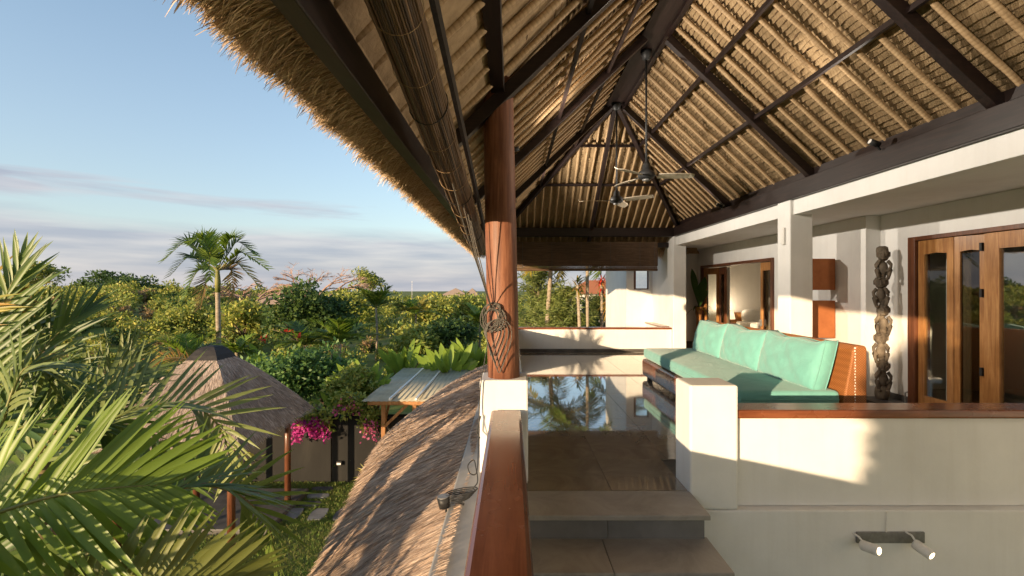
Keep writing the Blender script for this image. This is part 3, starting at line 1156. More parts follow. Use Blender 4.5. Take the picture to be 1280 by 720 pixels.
# rafters, hips, purlins, ridge, plates
RAF = [-0.9, 1.36, 3.60, 5.84, 8.08]
for y in RAF:
    for sgn in (-1, 1):
        tm = 2.52 if sgn < 0 else 1.98
        a, b = side_pt(sgn, 0.12, 0.045), side_pt(sgn, tm, 0.045)
        a.y = b.y = y
        MB().bar(a, b, 0.085, 0.10, (sgn * SL, 0, 1)).build('rafter', M['timber_x'], roof, bevel=0.004)
for sgn in (-1, 1):
    a = Vector((XC + sgn * 0.06, YA + 0.08, ZR - 0.01))
    tt = 2.42 if sgn < 0 else 1.98
    b = Vector((XC + sgn * tt, YA + tt * SL / SH, ZR - tt * SL + 0.03))
    MB().bar(a, b, 0.075, 0.11).build('hip_rafter', M['timber'], roof, bevel=0.004)
a, b = hip_pt(0.1, 0.04), hip_pt(3.1, 0.04)
a.x = b.x = XC
MB().bar(a, b, 0.07, 0.10, (0, SH, 1)).build('rafter', M['timber'], roof, bevel=0.004)
for zp in (2.13, 2.72):
    t = (ZR - zp) / SL
    for sgn in (-1, 1):
        p = side_pt(sgn, t, 0.055)
        MB().bar((p.x, -1.5, p.z), (p.x, yfar(zp) - 0.03, p.z), 0.036, 0.05).build('purlin', M['timber'], roof)
    th = (ZR - zp) / SH
    p = hip_pt(th, 0.06)
    MB().bar((XC - t, p.y, p.z), (XC + t, p.y, p.z), 0.04, 0.05).build('purlin', M['timber_x'], roof)
ridge = part(roof, 'ridge_beam', M['timber'], (XC - 0.17, XC + 0.17, -1.4, YA + 0.12, ZR - 0.015, ZR + 0.22), bevel=0.01)
part(ridge, 'side_batten', M['timber'], (XC - 0.19, XC - 0.125, -1.4, YA + 0.14, ZR - 0.05, ZR - 0.017))
part(ridge, 'side_batten', M['timber'], (XC + 0.125, XC + 0.19, -1.4, YA + 0.14, ZR - 0.05, ZR - 0.017))
part(roof, 'wall_plate', M['timber'], (-0.165, -0.06, -1.6, 3.69, 1.53, 1.72), bevel=0.006)
part(roof, 'wall_plate', M['timber'], (-0.165, -0.06, 3.70, 10.6, 1.33, 1.52), bevel=0.006)
part(roof, 'wall_plate', M['timber'], (3.76, 3.85, -1.6, 10.58, 1.20, 1.42), bevel=0.006)
part(roof, 'wall_plate', M['timber'], (3.853, 3.93, -1.6, 10.58, 1.305, 1.54))
part(roof, 'tie_beam', M['timber_x'], (-0.2, 3.87, 10.60, 10.74, 1.20, 1.405), bevel=0.006)
part(roof, 'outer_tie_beam', M['timber_x'], (-0.6, 4.2, 11.0, 11.10, 0.985, 1.10), bevel=0.006)
eb = MB().bar((-0.625, -1.6, 0.855), (-0.625, 11.1, 0.855), 0.10, 0.11, (0.3, 0, 1))
eb.build('eave_beam', M['timber'], roof, bevel=0.006)

# thatch body: closed outer skin of the roof
TH = 0.42
EL, ER = -0.97, 4.75
zt_l, zt_r = 1.02, 1.02
ZRT = ZR + 0.55


def eave_ring(x0, x1, y0, y1, z):
    return [(x0, y0, z), (x1, y0, z), (x1, y1, z), (x0, y1, z)]


YE, YE0 = 11.62, -4.9
top = [(XC, YA0 - 0.0, ZRT), (XC, YA + 0.0, ZRT)]
body = MB()
v = top + eave_ring(EL, ER, YE0, YE, 1.0) + eave_ring(-0.84, ER - 0.1, YE0 + 0.1, YE - 0.12, 0.83) + eave_ring(-0.70, ER - 0.4, YE0 + 0.4, YE - 0.36, 0.93) + eave_ring(-0.66, ER - 0.45, YE0 + 0.45, YE - 0.42, 1.06)
v = [(x, y, z + 0.50 if x > 3 else z) for x, y, z in v]      # the slope over the rooms ends higher, above their ceiling
f = [(0, 2, 3), (1, 4, 5), (0, 1, 5, 2), (1, 0, 3, 4)]
for ring in (2, 6, 10):
    for k in range(4):
        k2 = (k + 1) % 4
        f.append((ring + k, ring + 4 + k, ring + 4 + k2, ring + k2))
# inner lining just above the courses
lin = [(XC, YA0, ZR + 0.36), (XC, YA, ZR + 0.36)]
o_ = len(v)
v = v + lin
f += [(o_, o_ + 1, 17, 14), (o_ + 1, o_, 15, 16), (o_, 14, 15), (o_ + 1, 16, 17)]
body.add(v, f)
bo = body.build('thatch_body', M['thatch_core'], roof)


def strands(roots, dirs, lens, width, name, mat, parent, droop=0.25, normals=None):
    """Loose blades of thatch: each a tapered two-segment ribbon."""
    roots, dirs = np.asarray(roots, float), np.asarray(dirs, float)
    n = len(roots)
    dirs = dirs / np.linalg.norm(dirs, axis=1)[:, None]
    side = np.cross(dirs, normals if normals is not None else NR.normal(0, 1, (n, 3)))
    side /= np.linalg.norm(side, axis=1)[:, None] + 1e-9
    L = np.asarray(lens)[:, None]
    W = (np.asarray(width) if hasattr(width, '__len__') else np.full(n, width))[:, None]
    mid = roots + dirs * L * 0.55
    tip = roots + dirs * L + np.array([0, 0, -1.0]) * L * droop * NR.uniform(0, 1, (n, 1))
    V = np.stack([roots - side * W / 2, roots + side * W / 2, mid + side * W / 2, mid - side * W / 2, tip + side * W * 0.15, tip - side * W * 0.15], 1).reshape(-1, 3)
    base = np.arange(n)[:, None] * 6
    Q = np.concatenate([base + np.array([[0, 1, 2, 3]]), base + np.array([[3, 2, 4, 5]])], 0)
    o = nmesh(name, V, Q, mat, parent)
    tag(o, kind='stuff')
    return o


# eave fringe on the garden side, denser towards the camera
n = 75000
u = NR.uniform(0, 1, n)
yy = 0.75 + (11.4 - 0.75) * u ** 1.7
s = NR.uniform(0, 1, n) ** 0.85
rx = -0.66 - 0.18 * s + NR.normal(0, 0.008, n)
rz = 0.925 - 0.10 * s + NR.normal(0, 0.010, n)
rag = 0.03 * np.sin(yy * 9.1) + 0.03 * np.sin(yy * 23.0 + 1.0) + 0.02 * np.sin(yy * 51)
dirs = np.stack([-0.92 + 0 * s, NR.normal(0.10, 0.13, n), -0.26 - 0.14 * s + NR.normal(0, 0.05, n)], 1)
lens = NR.uniform(0.04, 0.11, n) * (1.0 + rag * 3)
strands(np.stack([rx, yy, rz], 1), dirs, lens, NR.uniform(0.002, 0.0045, n) * (0.8 + 0.10 * yy), 'thatch_fringe', M['thatch_gold'], roof, 0.10)
n = 26000
yy = 0.75 + (11.5 - 0.75) * NR.uniform(0, 1, n) ** 1.5
rx = -0.835 + NR.normal(0, 0.04, n)
rz = 0.85 + NR.uniform(-0.02, 0.10, n)
rag = 0.6 + 0.5 * np.sin(yy * 7.3) * np.sin(yy * 17.7 + 2) + 0.3 * NR.uniform(-1, 1, n)
dirs = np.stack([-0.60 + NR.normal(0, 0.15, n), NR.normal(0, 0.22, n), -0.55 + NR.normal(0, 0.15, n)], 1)
strands(np.stack([rx, yy, rz], 1), dirs, 0.035 + 0.055 * np.clip(rag, 0, 1.5), NR.uniform(0.002, 0.005, n) * (0.8 + 0.10 * yy), 'eave_tips', M['thatch_gold'], roof, 0.3)
# far eave
n = 9000
xx = NR.uniform(-1.0, 4.4, n)
rt = np.stack([xx, 11.3 + NR.uniform(0, 0.25, n), 0.90 + NR.uniform(-0.05, 0.08, n)], 1)
dirs = np.stack([NR.normal(0, 0.2, n), 0.7 + NR.normal(0, 0.15, n), -0.5 + NR.normal(0, 0.15, n)], 1)
strands(rt, dirs, NR.uniform(0.08, 0.2, n), 0.006, 'eave_tips', M['thatch_gold'], roof, 0.3)


# ------------------------------------------------------------------ blinds
def rolled_blind():
    root = empty('rolled_bamboo_blind', (-0.38, 3, 0.7))
    tag(root, 'rolled-up brown bamboo blind slung under the garden-side eave', 'blind')
    a, b = Vector((-0.385, 0.80, 1.045)), Vector((-0.372, 5.05, 0.455))
    t = (b - a).normalized()
    sx = t.cross(Vector((0, 0, 1))).normalized()
    u = sx.cross(t)
    n, segs = 58, 14
    V, Q = [], []
    rg = random.Random(3)
    for k in range(n):
        a0 = 2 * math.pi * k / n
        a1 = 2 * math.pi * (k + 0.86) / n
        r = 0.083 + rg.uniform(-0.003, 0.003) + (0.006 if k % 9 == 0 else 0)
        for i in range(segs + 1):
            p = a.lerp(b, i / segs)
            sag = -0.035 * math.sin(math.pi * i / segs)
            rj = r + 0.003 * math.sin(i * 1.7 + k)
            for an, rad in ((a0, rj), (a1, rj), (a1, rj - 0.012), (a0, rj - 0.012)):
                q = p + sx * (math.cos(an) * rad) + u * (math.sin(an) * rad * 1.08)
                V.append((q.x, q.y, q.z + sag))
        o = k * (segs + 1) * 4
        for i in range(segs):
            for j in range(4):
                j2 = (j + 1) % 4
                Q.append((o + i * 4 + j, o + i * 4 + j2, o + i * 4 + 4 + j2, o + i * 4 + 4 + j))
    sl = nmesh('slats', V, Q, M['blind_roll'], root)
    tag(sl, kind='stuff')
    core = MB().tube([a.lerp(b, i / 8) + Vector((0, 0, -0.035 * math.sin(math.pi * i / 8))) for i in range(9)], 0.072, 16)
    core.build('core', M['black'], root, True)
    for i in range(15):                      # string loops round the roll
        f = (i + 0.5) / 15
        c = a.lerp(b, f) + Vector((0, 0, -0.035 * math.sin(math.pi * f)))
        pts = []
        for k in range(19):
            an = 2 * math.pi * k / 18
            rad = 0.0905
            pts.append(c + sx * (math.cos(an) * rad) + u * (math.sin(an) * rad * 1.08) + t * (0.012 * math.sin(an + i)))
        MB().tube(pts, 0.0013 if i % 4 else 0.003, 5).build('string_loop', M['bamboo'] if i % 4 else M['black'], root)
    MB().bar((-0.265, 0.8, 1.085), (-0.275, 5.0, 0.52), 0.02, 0.07).build('hanging_strap', M['black'], root)
    # pull cords running down to the coil on the column
    top = Vector((-0.36, 3.3, 0.62))
    tie = P(614, 386, 3.55)
    for i, (dx, dy) in enumerate(((0, 0), (0.016, 0.1), (-0.02, -0.25), (0.03, 0.2))):
        st = Vector((-0.372 + dx, 3.2 + dy * 2, 0.68 - dy * 0.28))
        pts = [st.lerp(tie, k / 8) + Vector((0.004 * math.sin(k + i), 0, -0.02 * math.sin(math.pi * k / 8))) for k in range(9)]
        MB().tube(pts, 0.0045, 6).build('pull_cord', M['cord'], root)
    rg = random.Random(5)
    for i in range(11):                      # the coil
        c = P(616, 397, 3.54) + Vector((rg.uniform(-0.02, 0.02), rg.uniform(-0.008, 0.004), rg.uniform(-0.02, 0.015)))
        rx_, rz_ = rg.uniform(0.045, 0.085), rg.uniform(0.07, 0.115)
        ph = rg.uniform(-0.5, 0.5)
        pts = []
        for k in range(21):
            an = 2 * math.pi * k / 20
            x, z = math.cos(an) * rx_, math.sin(an) * rz_
            pts.append(c + Vector((x * math.cos(ph) - z * math.sin(ph), 0.006 * math.sin(an * 2 + i), x * math.sin(ph) + z * math.cos(ph))))
        MB().tube(pts, 0.0042, 6).build('cord_coil', M['cord'], root)
    for i in range(5):                       # loose loops below the coil
        c = P(614 + i * 2.5, 424 + i * 2, 3.54)
        rx_, rz_ = 0.035 + 0.012 * i, 0.13 + 0.02 * i
        pts = [c + Vector((math.cos(a_) * rx_ + 0.03 * math.sin(2 * a_), -0.004 * i, math.sin(a_) * rz_)) for a_ in np.linspace(0, 2 * math.pi, 25)]
        MB().tube(pts, 0.0042, 6).build('cord_loop', M['cord'], root)
    return root


rolled_blind()

rb = empty('bamboo_roller_blind', (1.8, 10.8, 1.1))
tag(rb, 'lowered brown bamboo roller blind across the far end opening', 'blind')
m = MB()
rg = random.Random(9)
zz = 1.10
i = 0
while zz > 0.47:
    h = rg.uniform(0.017, 0.023)
    yj = 10.86 + rg.uniform(-0.004, 0.004)
    xj = 0.0
    while xj < 3.47:
        w_ = rg.uniform(0.7, 1.6)
        x1_ = min(3.47, xj + w_)
        m.box(xj, x1_ - 0.004, yj, yj + 0.006, zz - h, zz)
        xj = x1_
    zz -= h + 0.003
    i += 1
tag(m.build('slats', M['blind'], rb), kind='stuff')
part(rb, 'bottom_roll', M['blind'], (0.0, 3.475, 10.83, 10.90, 0.405, 0.468), bevel=0.02)
part(rb, 'backing_slats', M['blind'], (0.0, 3.49, 10.885, 10.892, 0.53, 1.09))
for x in (0.25, 0.95, 1.65, 2.35, 3.05, 3.4):
    MB().tube([(x, 10.852, 1.1), (x, 10.85, 0.75), (x, 10.852, 0.44)], 0.004, 5).build('pull_cord', M['cord'], rb)


# ------------------------------------------------------------------ ceiling fans
def fan(x, y, label, angs, zh=1.54):
    root = empty('ceiling_fan', (x, y, zh))
    tag(root, label, 'ceiling fan', 'ceiling fans under the ridge')
    MB().lathe(x, y, [(0.02, ZR - 0.14), (0.05, ZR - 0.13), (0.075, ZR - 0.06), (0.075, ZR - 0.016)], 20).build('canopy', M['black'], root, True)
    MB().tube([(x, y, zh + 0.1), (x, y, ZR - 0.1)], 0.014, 10).build('down_rod', M['black'], root, True)
    MB().lathe(x, y, [(0.02, zh + 0.20), (0.05, zh + 0.15), (0.055, zh + 0.09), (0.10, zh + 0.06), (0.115, zh + 0.02), (0.11, zh - 0.02), (0.06, zh - 0.045), (0.02, zh - 0.05)], 24).build('motor', M['black'], root, True)
    MB().lathe(x, y, [(0.055, zh - 0.046), (0.05, zh - 0.062), (0.01, zh - 0.068)], 18).build('end_cap', M['grey_metal'], root, True)
    for a in angs:
        ca, sa = math.cos(math.radians(a)), math.sin(math.radians(a))
        d, n = Vector((ca, sa, 0)), Vector((-sa, ca, 0))
        v, f = [], []
        for i in range(8):
            t = i / 7
            r = 0.16 + 0.50 * t
            w_ = 0.056 + 0.024 * math.sin(math.pi * min(1, t * 1.1)) - (0.03 if i == 7 else 0)
            for sgn in (-1, 1):
                for h in (0, 0.008):
                    v.append(Vector((x, y, zh + h - 0.016 * sgn)) + d * r + n * (sgn * w_))
        for i in range(7):
            o = i * 4
            f += [(o, o + 4, o + 6, o + 2), (o + 1, o + 3, o + 7, o + 5), (o, o + 1, o + 5, o + 4), (o + 2, o + 6, o + 7, o + 3)]
        f += [(0, 2, 3, 1), (28, 29, 31, 30)]
        bl = MB().add(v, f).build('blade', M['fan_blade'], root)
        MB().bar(Vector((x, y, zh + 0.012)) + d * 0.09, Vector((x, y, zh + 0.012)) + d * 0.24, 0.035, 0.006).build('blade_arm', M['black'], bl)


M['fan_blade'] = simple('pale_fan_blade', [(0.3, (0.50, 0.41, 0.30)), (0.7, (0.62, 0.53, 0.41))], 5, 0.45)
fan(XC, 6.27, 'ceiling fan with pale blades, the nearer and larger of the two', (0, 116, 219))
fan(XC, 8.05, 'ceiling fan beyond the other, hanging before the hipped end', (-38, 62, 178))


# ------------------------------------------------------------------ sofa
def puffy(cx, cy, cz, sx, sy, sz, e=0.35, nu=20, nv=28, crease=0.0, seed=0):
    """Super-ellipsoid cushion with soft wrinkles; sizes are half extents."""
    rg = np.random.default_rng(seed)
    ph = rg.uniform(0, 6.28, 6)
    V, Q = [], []

    def sp(c, p):
        return math.copysign(abs(c) ** p, c)
    for i in range(nu + 1):
        la = -math.pi / 2 + math.pi * i / nu
        for j in range(nv):
            lo = 2 * math.pi * j / nv
            x = sp(math.cos(la), e) * sp(math.cos(lo), e)
            y = sp(math.cos(la), e) * sp(math.sin(lo), e)
            z = sp(math.sin(la), e)
            wv = crease * (math.sin(5 * y + 3 * z + ph[0]) * math.sin(4 * x + ph[1]) + 0.6 * math.sin(9 * y - 5 * z + ph[2]))
            V.append((cx + sx * x * (1 + wv), cy + sy * y, cz + sz * z * (1 + wv)))
    for i in range(nu):
        for j in range(nv):
            j2 = (j + 1) % nv
            Q.append((i * nv + j, i * nv + j2, (i + 1) * nv + j2, (i + 1) * nv + j))
    m = MB()
    m.add(V, Q)
    return m


def slab_soft(x0, x1, y0, y1, z0, z1, name, mat, parent, bevel):
    o = part(parent, name, mat, (x0, x1, y0, y1, z0, z1))
    b = o.modifiers.new('edge', 'BEVEL')
    b.width = bevel
    b.segments = 4
    for p in o.data.polygons:
        p.use_smooth = True
    return o


sofa = empty('sofa', (2.8, 6, FZ))
tag(sofa, 'long low sofa with aqua cushions on an orange woven base', 'sofa')
S0, S1 = 4.40, 7.62
slab_soft(2.17, 3.22, S0 + 0.02, S1, FZ + 0.045, FZ + 0.33, 'base', M['leather'], sofa, 0.05)
part(sofa, 'woven_end', M['wicker'], (2.20, 3.40, S0 - 0.012, S0 + 0.018, FZ + 0.06, FZ + 0.335), bevel=0.008)
bk = MB()
poly = [(3.20, FZ + 0.33), (3.215, FZ + 0.45), (3.30, FZ + 0.90), (3.34, FZ + 0.945), (3.42, FZ + 0.94), (3.435, FZ + 0.91), (3.435, FZ + 0.06), (3.20, FZ + 0.06)]
k = len(poly)
bk.add([(x, S0, z) for x, z in poly] + [(x, S1 - 0.05, z) for x, z in poly],
       [tuple(range(k - 1, -1, -1)), tuple(range(k, 2 * k))] + [(i, (i + 1) % k, (i + 1) % k + k, i + k) for i in range(k)])
bk = bk.build('woven_back', M['wicker'], sofa, bevel=0.015)
for i in range(30):
    z = FZ + 0.10 + i * 0.028
    xo = 3.31 + 0.004 * (i % 2)
    part(bk, 'stitch', M['linen'], (xo, xo + 0.008, S0 - 0.016 if z < FZ + 0.335 else S0 - 0.004, S0 + 0.01, z, z + 0.014))
for (x, y) in ((2.26, S0 + 0.15), (2.26, S1 - 0.15), (3.3, S0 + 0.15), (3.3, S1 - 0.15), (2.26, 6.0), (3.3, 6.0)):
    part(sofa, 'foot', M['black'], (x - 0.035, x + 0.035, y - 0.035, y + 0.035, FZ + 0.001, FZ + 0.10))
seat = slab_soft(2.19, 3.19, S0 + 0.01, S1 - 0.02, FZ + 0.335, FZ + 0.50, 'seat_cushion', M['aqua'], sofa, 0.045)
MB().tube([(2.20, S0 + 0.03, FZ + 0.418), (2.188, S0 + 0.5, FZ + 0.418), (2.188, S1 - 0.4, FZ + 0.418), (2.2, S1 - 0.05, FZ + 0.418)], 0.006, 6).build('piping', M['aqua'], seat)
MB().tube([(2.21, S0 + 0.008, FZ + 0.418), (2.6, S0 + 0.004, FZ + 0.418), (3.17, S0 + 0.008, FZ + 0.418)], 0.006, 6).build('piping', M['aqua'], seat)


def back_cushion(y0, y1, seed, lean=0.26):
    """Box cushion: flat faces, sharp welted edges, slightly slumped top, pulled corners."""
    hy, hz, hx = (y1 - y0) / 2, 0.235, 0.085
    nu, nv = 26, 14
    rg = np.random.default_rng(seed)
    ph = rg.uniform(0, 6.28, 8)
    V, Q = [], []
    for side in (-1, 1):
        for i in range(nu + 1):
            for j in range(nv + 1):
                a, b = -1 + 2 * i / nu, -1 + 2 * j / nv
                y, z = a * hy, b * hz
                edge = (1 - a ** 8) * (1 - b ** 6)
                bulge = 0.055 * math.cos(a * math.pi / 2) ** 0.5 * math.cos(b * math.pi / 2) ** 0.5 if abs(a) < 1 and abs(b) < 1 else 0
                wr = 0.010 * edge * (math.sin(6 * a + 3 * b + ph[0]) * math.sin(5 * b + ph[1]) + 0.5 * math.sin(13 * a - 6 * b + ph[2]))
                wr += 0.012 * math.exp(-((1 - abs(a)) / 0.16) ** 2) * math.sin(17 * b + ph[3]) * edge * 0.8
                x = side * (hx * (0.72 + 0.28 * edge ** 0.5) + bulge + wr)
                zz = z - 0.018 * (1 - a * a) * (b > 0) * b + 0.012 * math.sin(5 * a + ph[4]) * max(0, b) + 0.022 * (abs(a) ** 6) * max(0, b)
                V.append((3.075 + x + lean * zz, (y0 + y1) / 2 + y * (1 - 0.02 * b * b), FZ + 0.728 + zz))
    w_ = nv + 1
    n1 = (nu + 1) * w_
    for i in range(nu):
        for j in range(nv):
            a = i * w_ + j
            Q.append((a, a + 1, a + w_ + 1, a + w_))
            Q.append((n1 + a, n1 + a + w_, n1 + a + w_ + 1, n1 + a + 1))
    rim = [i * w_ for i in range(nu)] + [nu * w_ + j for j in range(nv)] + [i * w_ + nv for i in range(nu, 0, -1)] + [j for j in range(nv, 0, -1)]
    for k in range(len(rim)):
        a, b = rim[k], rim[(k + 1) % len(rim)]
        Q.append((a, b, n1 + b, n1 + a))
    o = MB().add(V, Q).build('back_cushion', M['aqua'], sofa, True)
    for off in (0, n1):                       # welt round each face
        MB().tube([V[off + k] for k in rim] + [V[off + rim[0]]], 0.0055, 6).build('piping', M['aqua'], o, True)
    return o


back_cushion(4.46, 5.50, 1)
back_cushion(5.48, 6.50, 4)
back_cushion(6.48, 7.46, 8)

# ------------------------------------------------------------------ totem, lamp, plant on the veranda
tot = empty('carved_totem', (4.88, 6.0, FZ))
tag(tot, 'tall weathered wood totem of stacked carved figures beside the folding doors', 'statue')
part(tot, 'base_slab', M['slate'], (4.66, 5.06, 5.83, 6.17, FZ + 0.001, FZ + 0.035), bevel=0.005)


def totem():
    m = MB()
    cx, cy = 4.88, 6.0
    f = Vector((-0.62, -0.78, 0))                 # the figures look out over the veranda
    r_ = Vector((0.78, -0.62, 0))
    rg = random.Random(14)
    z0 = FZ + 0.035

    def blob(c, ax, ay, az, n=12, rough=0.06):
        v, q = [], []
        for i in range(n + 1):
            la = -math.pi / 2 + math.pi * i / n
            for k in range(n):
                lo = 2 * math.pi * k / n
                g_ = 1 + rough * math.sin(5 * lo + 3 * la + c.z * 40) + rg.uniform(-rough, rough) * 0.5
                ce = abs(math.cos(la)) ** 0.7
                v.append(c + r_ * (ax * ce * math.cos(lo) * g_) + f * (ay * ce * math.sin(lo) * g_) + Vector((0, 0, az * math.sin(la) * g_)))
        for i in range(n):
            for k in range(n):
                k2 = (k + 1) % n
                q.append((i * n + k, i * n + k2, (i + 1) * n + k2, (i + 1) * n + k))
        m.add(v, q)
    # block at the foot and a rough spine
    blob(Vector((cx, cy, z0 + 0.085)), 0.105, 0.105, 0.10)
    pts = [Vector((cx + 0.014 * math.sin(i * 1.3), cy + 0.01 * math.cos(i), z0 + 0.1 + 1.8 * i / 24)) for i in range(25)]
    m.tube(pts, [0.050 + 0.012 * math.sin(i * 2.4) for i in range(25)], 10)
    H = 0.365
    for k in range(5):
        b = z0 + 0.16 + k * H
        sway = r_ * (0.016 * (-1) ** k)
        c = Vector((cx, cy, 0)) + sway
        up = lambda h: c + Vector((0, 0, b + h))
        hw = 0.086 if k % 2 else 0.078
        blob(up(0.10) + f * 0.01, 0.066, 0.06, 0.085)             # belly
        blob(up(0.285) + f * 0.012, hw, 0.085, 0.082)             # head
        blob(up(0.305) + f * 0.075, hw * 0.8, 0.022, 0.016)       # brow
        blob(up(0.275) + f * 0.09, 0.016, 0.022, 0.034)           # nose
        blob(up(0.235) + f * 0.078, 0.036, 0.02, 0.014)           # mouth
        for sg in (-1, 1):
            blob(up(0.285) + r_ * (sg * hw * 1.02), 0.014, 0.026, 0.034)     # ear
            blob(up(0.285) + f * 0.078 + r_ * (sg * 0.036), 0.016, 0.012, 0.014)   # eye
            # arm: shoulder, elbow out, hand on the knee or chin
            hand = 0.06 if (k + (sg > 0)) % 2 else 0.215
            m.tube([up(0.20) + r_ * (sg * 0.055), up(0.15) + r_ * (sg * 0.098) + f * 0.01, up(0.115) + r_ * (sg * 0.094) + f * 0.035, up(hand) + r_ * (sg * 0.045) + f * 0.085],
                   [0.026, 0.024, 0.021, 0.019], 8)
            # leg: hip, knee up and forward, foot
            m.tube([up(0.03) + r_ * (sg * 0.045), up(0.075) + r_ * (sg * 0.088) + f * 0.06, up(0.03) + r_ * (sg * 0.075) + f * 0.07, up(-0.035) + r_ * (sg * 0.055) + f * 0.065],
                   [0.032, 0.031, 0.026, 0.024], 8)
            blob(up(-0.035) + r_ * (sg * 0.05) + f * 0.085, 0.026, 0.036, 0.017)
    # flat crown on the topmost head
    t = Vector((cx, cy, z0 + 0.16 + 5 * H + r_.x * 0))
    m.tube([t + Vector((0, 0, -0.07)), t + Vector((0, 0, -0.02)), t + Vector((0, 0, 0.015)), t + Vector((0, 0, 0.03))], [0.078, 0.083, 0.075, 0.045], 16)
    m.v = [(cx + (x - cx) * 0.80, cy + (y - cy) * 0.80, z) for x, y, z in m.v]
    m.build('carving', M['totem'], tot, True)


totem()

lamp = empty('floor_lamp', (4.62, 6.95, FZ))
tag(lamp, 'floor lamp with two boxy terracotta shades, half hidden by a white column', 'lamp')
part(lamp, 'pole', M['door_dark'], (4.475, 4.56, 7.02, 7.10, FZ + 0.03, 0.50))
part(lamp, 'base', M['door_dark'], (4.36, 4.80, 6.85, 7.25, FZ + 0.001, FZ + 0.03), bevel=0.005)
for z0, z1 in ((-0.03, 0.44), (-0.75, -0.19)):
    part(lamp, 'shade', M['terracotta'], (4.40, 4.845, 6.82, 7.00, z0, z1), bevel=0.006)
    part(lamp, 'shade_bracket', M['white_metal'], (4.44, 4.475, 6.98, 7.03, z0 - 0.06, z0 - 0.02))

# potted broad leaf plant by the bedroom doors
pot = empty('tall_vase_plant', (4.72, 11.5, FZ))
tag(pot, 'slim flared wooden vase holding tall glossy leaves beside the bedroom doors', 'plant')
cx_, cy_ = 4.70, 11.45
MB().lathe(cx_, cy_, [(0.13, FZ + 0.002), (0.165, FZ + 0.05), (0.16, FZ + 0.12), (0.10, FZ + 0.26), (0.065, FZ + 0.45), (0.06, FZ + 0.75), (0.085, FZ + 0.95), (0.095, FZ + 1.02)], 24).build('vase', M['post_wood'], pot, True)


def broad_leaf(base, direction, L, W, curl=0.3, nseg=8, up=Vector((0, 0, 1)), fold=0.18, peak=0.45):
    """Paddle-shaped leaf with a folded midrib; returns verts, faces."""
    d = Vector(direction).normalized()
    side = d.cross(up)
    side = side.normalized() if side.length > 1e-4 else Vector((1, 0, 0))
    nrm = side.cross(d).normalized()
    v, f = [], []
    p = Vector(base)
    step = L / nseg
    cur = d.copy()
    for i in range(nseg + 1):
        t = i / nseg
        w_ = W * max(0.03, math.sin(math.pi * min(1, t ** (math.log(0.5) / math.log(peak)))) ** 0.8)
        v += [p - side * w_ + nrm * (w_ * fold), p.copy(), p + side * w_ + nrm * (w_ * fold)]
        p = p + cur * step
        cur = (cur + Vector((0, 0, -1)) * curl * step / L * (0.4 + 1.6 * t)).normalized()
    for i in range(nseg):
        o = i * 3
        f += [(o, o + 1, o + 4, o + 3), (o + 1, o + 2, o + 5, o + 4)]
    return v, f


b0 = Vector((cx_, cy_, FZ + 1.0))
for dx, dz, L, W in ((-0.22, 1.0, 1.02, 0.085), (0.02, 1.0, 0.66, 0.09), (0.14, 1.0, 0.80, 0.095), (0.42, 1.0, 0.5, 0.05)):
    v, f = broad_leaf(b0, (dx, -0.12, dz), L, W, 0.12, 10, Vector((0, -1, 0.1)), 0.12, 0.66)
    MB().add(v, f).build('leaf', M['leaf_deep'], pot, True)
rg = random.Random(4)
for i in range(13):
    a = rg.uniform(0, 6.28)
    v, f = broad_leaf(b0, (math.cos(a), math.sin(a), rg.uniform(-0.2, 0.7)), rg.uniform(0.28, 0.42), 0.028, 2.2, 7)
    MB().add(v, f).build('drooping_leaf', M['leaf_palm_gold'] if i % 3 == 0 else M['leaf_deep'], pot, True)

# ------------------------------------------------------------------ bedroom and dining room contents
bed = empty('bed', (7.0, 12.5, FZ))
tag(bed, 'bed with white linen and orange wooden headboard seen through the open doors', 'bed')
part(bed, 'headboard', M['door'], (6.45, 8.05, 13.50, 13.58, FZ + 0.001, -0.72), bevel=0.01)
part(bed, 'frame', M['door_dark'], (6.60, 7.95, 11.45, 13.49, FZ + 0.1, FZ + 0.28))
slab_soft(6.62, 7.93, 11.47, 13.48, FZ + 0.285, FZ + 0.52, 'mattress', M['linen'], bed, 0.05)
puffy(7.08, 13.35, -0.84, 0.33, 0.10, 0.22, 0.5, 14, 20, 0.03, 2).build('pillow', M['linen'], bed, True)
puffy(7.72, 13.35, -0.84, 0.2, 0.10, 0.22, 0.5, 14, 20, 0.03, 3).build('pillow', M['linen'], bed, True)
nt_ = empty('nightstand', (6.2, 13.3, FZ))
tag(nt_, 'small dark wooden table under the bedside lamp', 'table')
part(nt_, 'top', M['door_dark'], (5.98, 6.42, 13.10, 13.54, FZ + 0.46, FZ + 0.50))
for x in (6.0, 6.38):
    for y in (13.12, 13.5):
        part(nt_, 'leg', M['door_dark'], (x, x + 0.04, y, y + 0.04, FZ + 0.001, FZ + 0.459))
tl = empty('table_lamp', (6.3, 13.2, FZ + 0.5))
tag(tl, 'bedside lamp with a cream shade on a dark stem', 'lamp')
MB().lathe(6.27, 13.25, [(0.09, FZ + 0.502), (0.08, FZ + 0.53), (0.025, FZ + 0.56), (0.045, FZ + 0.62), (0.02, FZ + 0.70)], 16).build('stem', M['black'], tl, True)
MB().lathe(6.27, 13.25, [(0.21, FZ + 0.60), (0.155, FZ + 0.88)], 24).build('shade', M['lamp_shade'], tl, True)
ld = bpy.data.lights.new('bedside_bulb', 'POINT')
ld.energy = 7
ld.color = (1.0, 0.80, 0.55)
ld.shadow_soft_size = 0.05
lo = bpy.data.objects.new('bedside_bulb', ld)
C.objects.link(lo)
lo.parent = tl
lo.matrix_parent_inverse = parent_inv(tl)
lo.location = (6.27, 13.25, FZ + 0.93)
desk = empty('table', (6.0, 4.4, FZ))
tag(desk, 'wooden table inside the room behind the wide glass door', 'table')
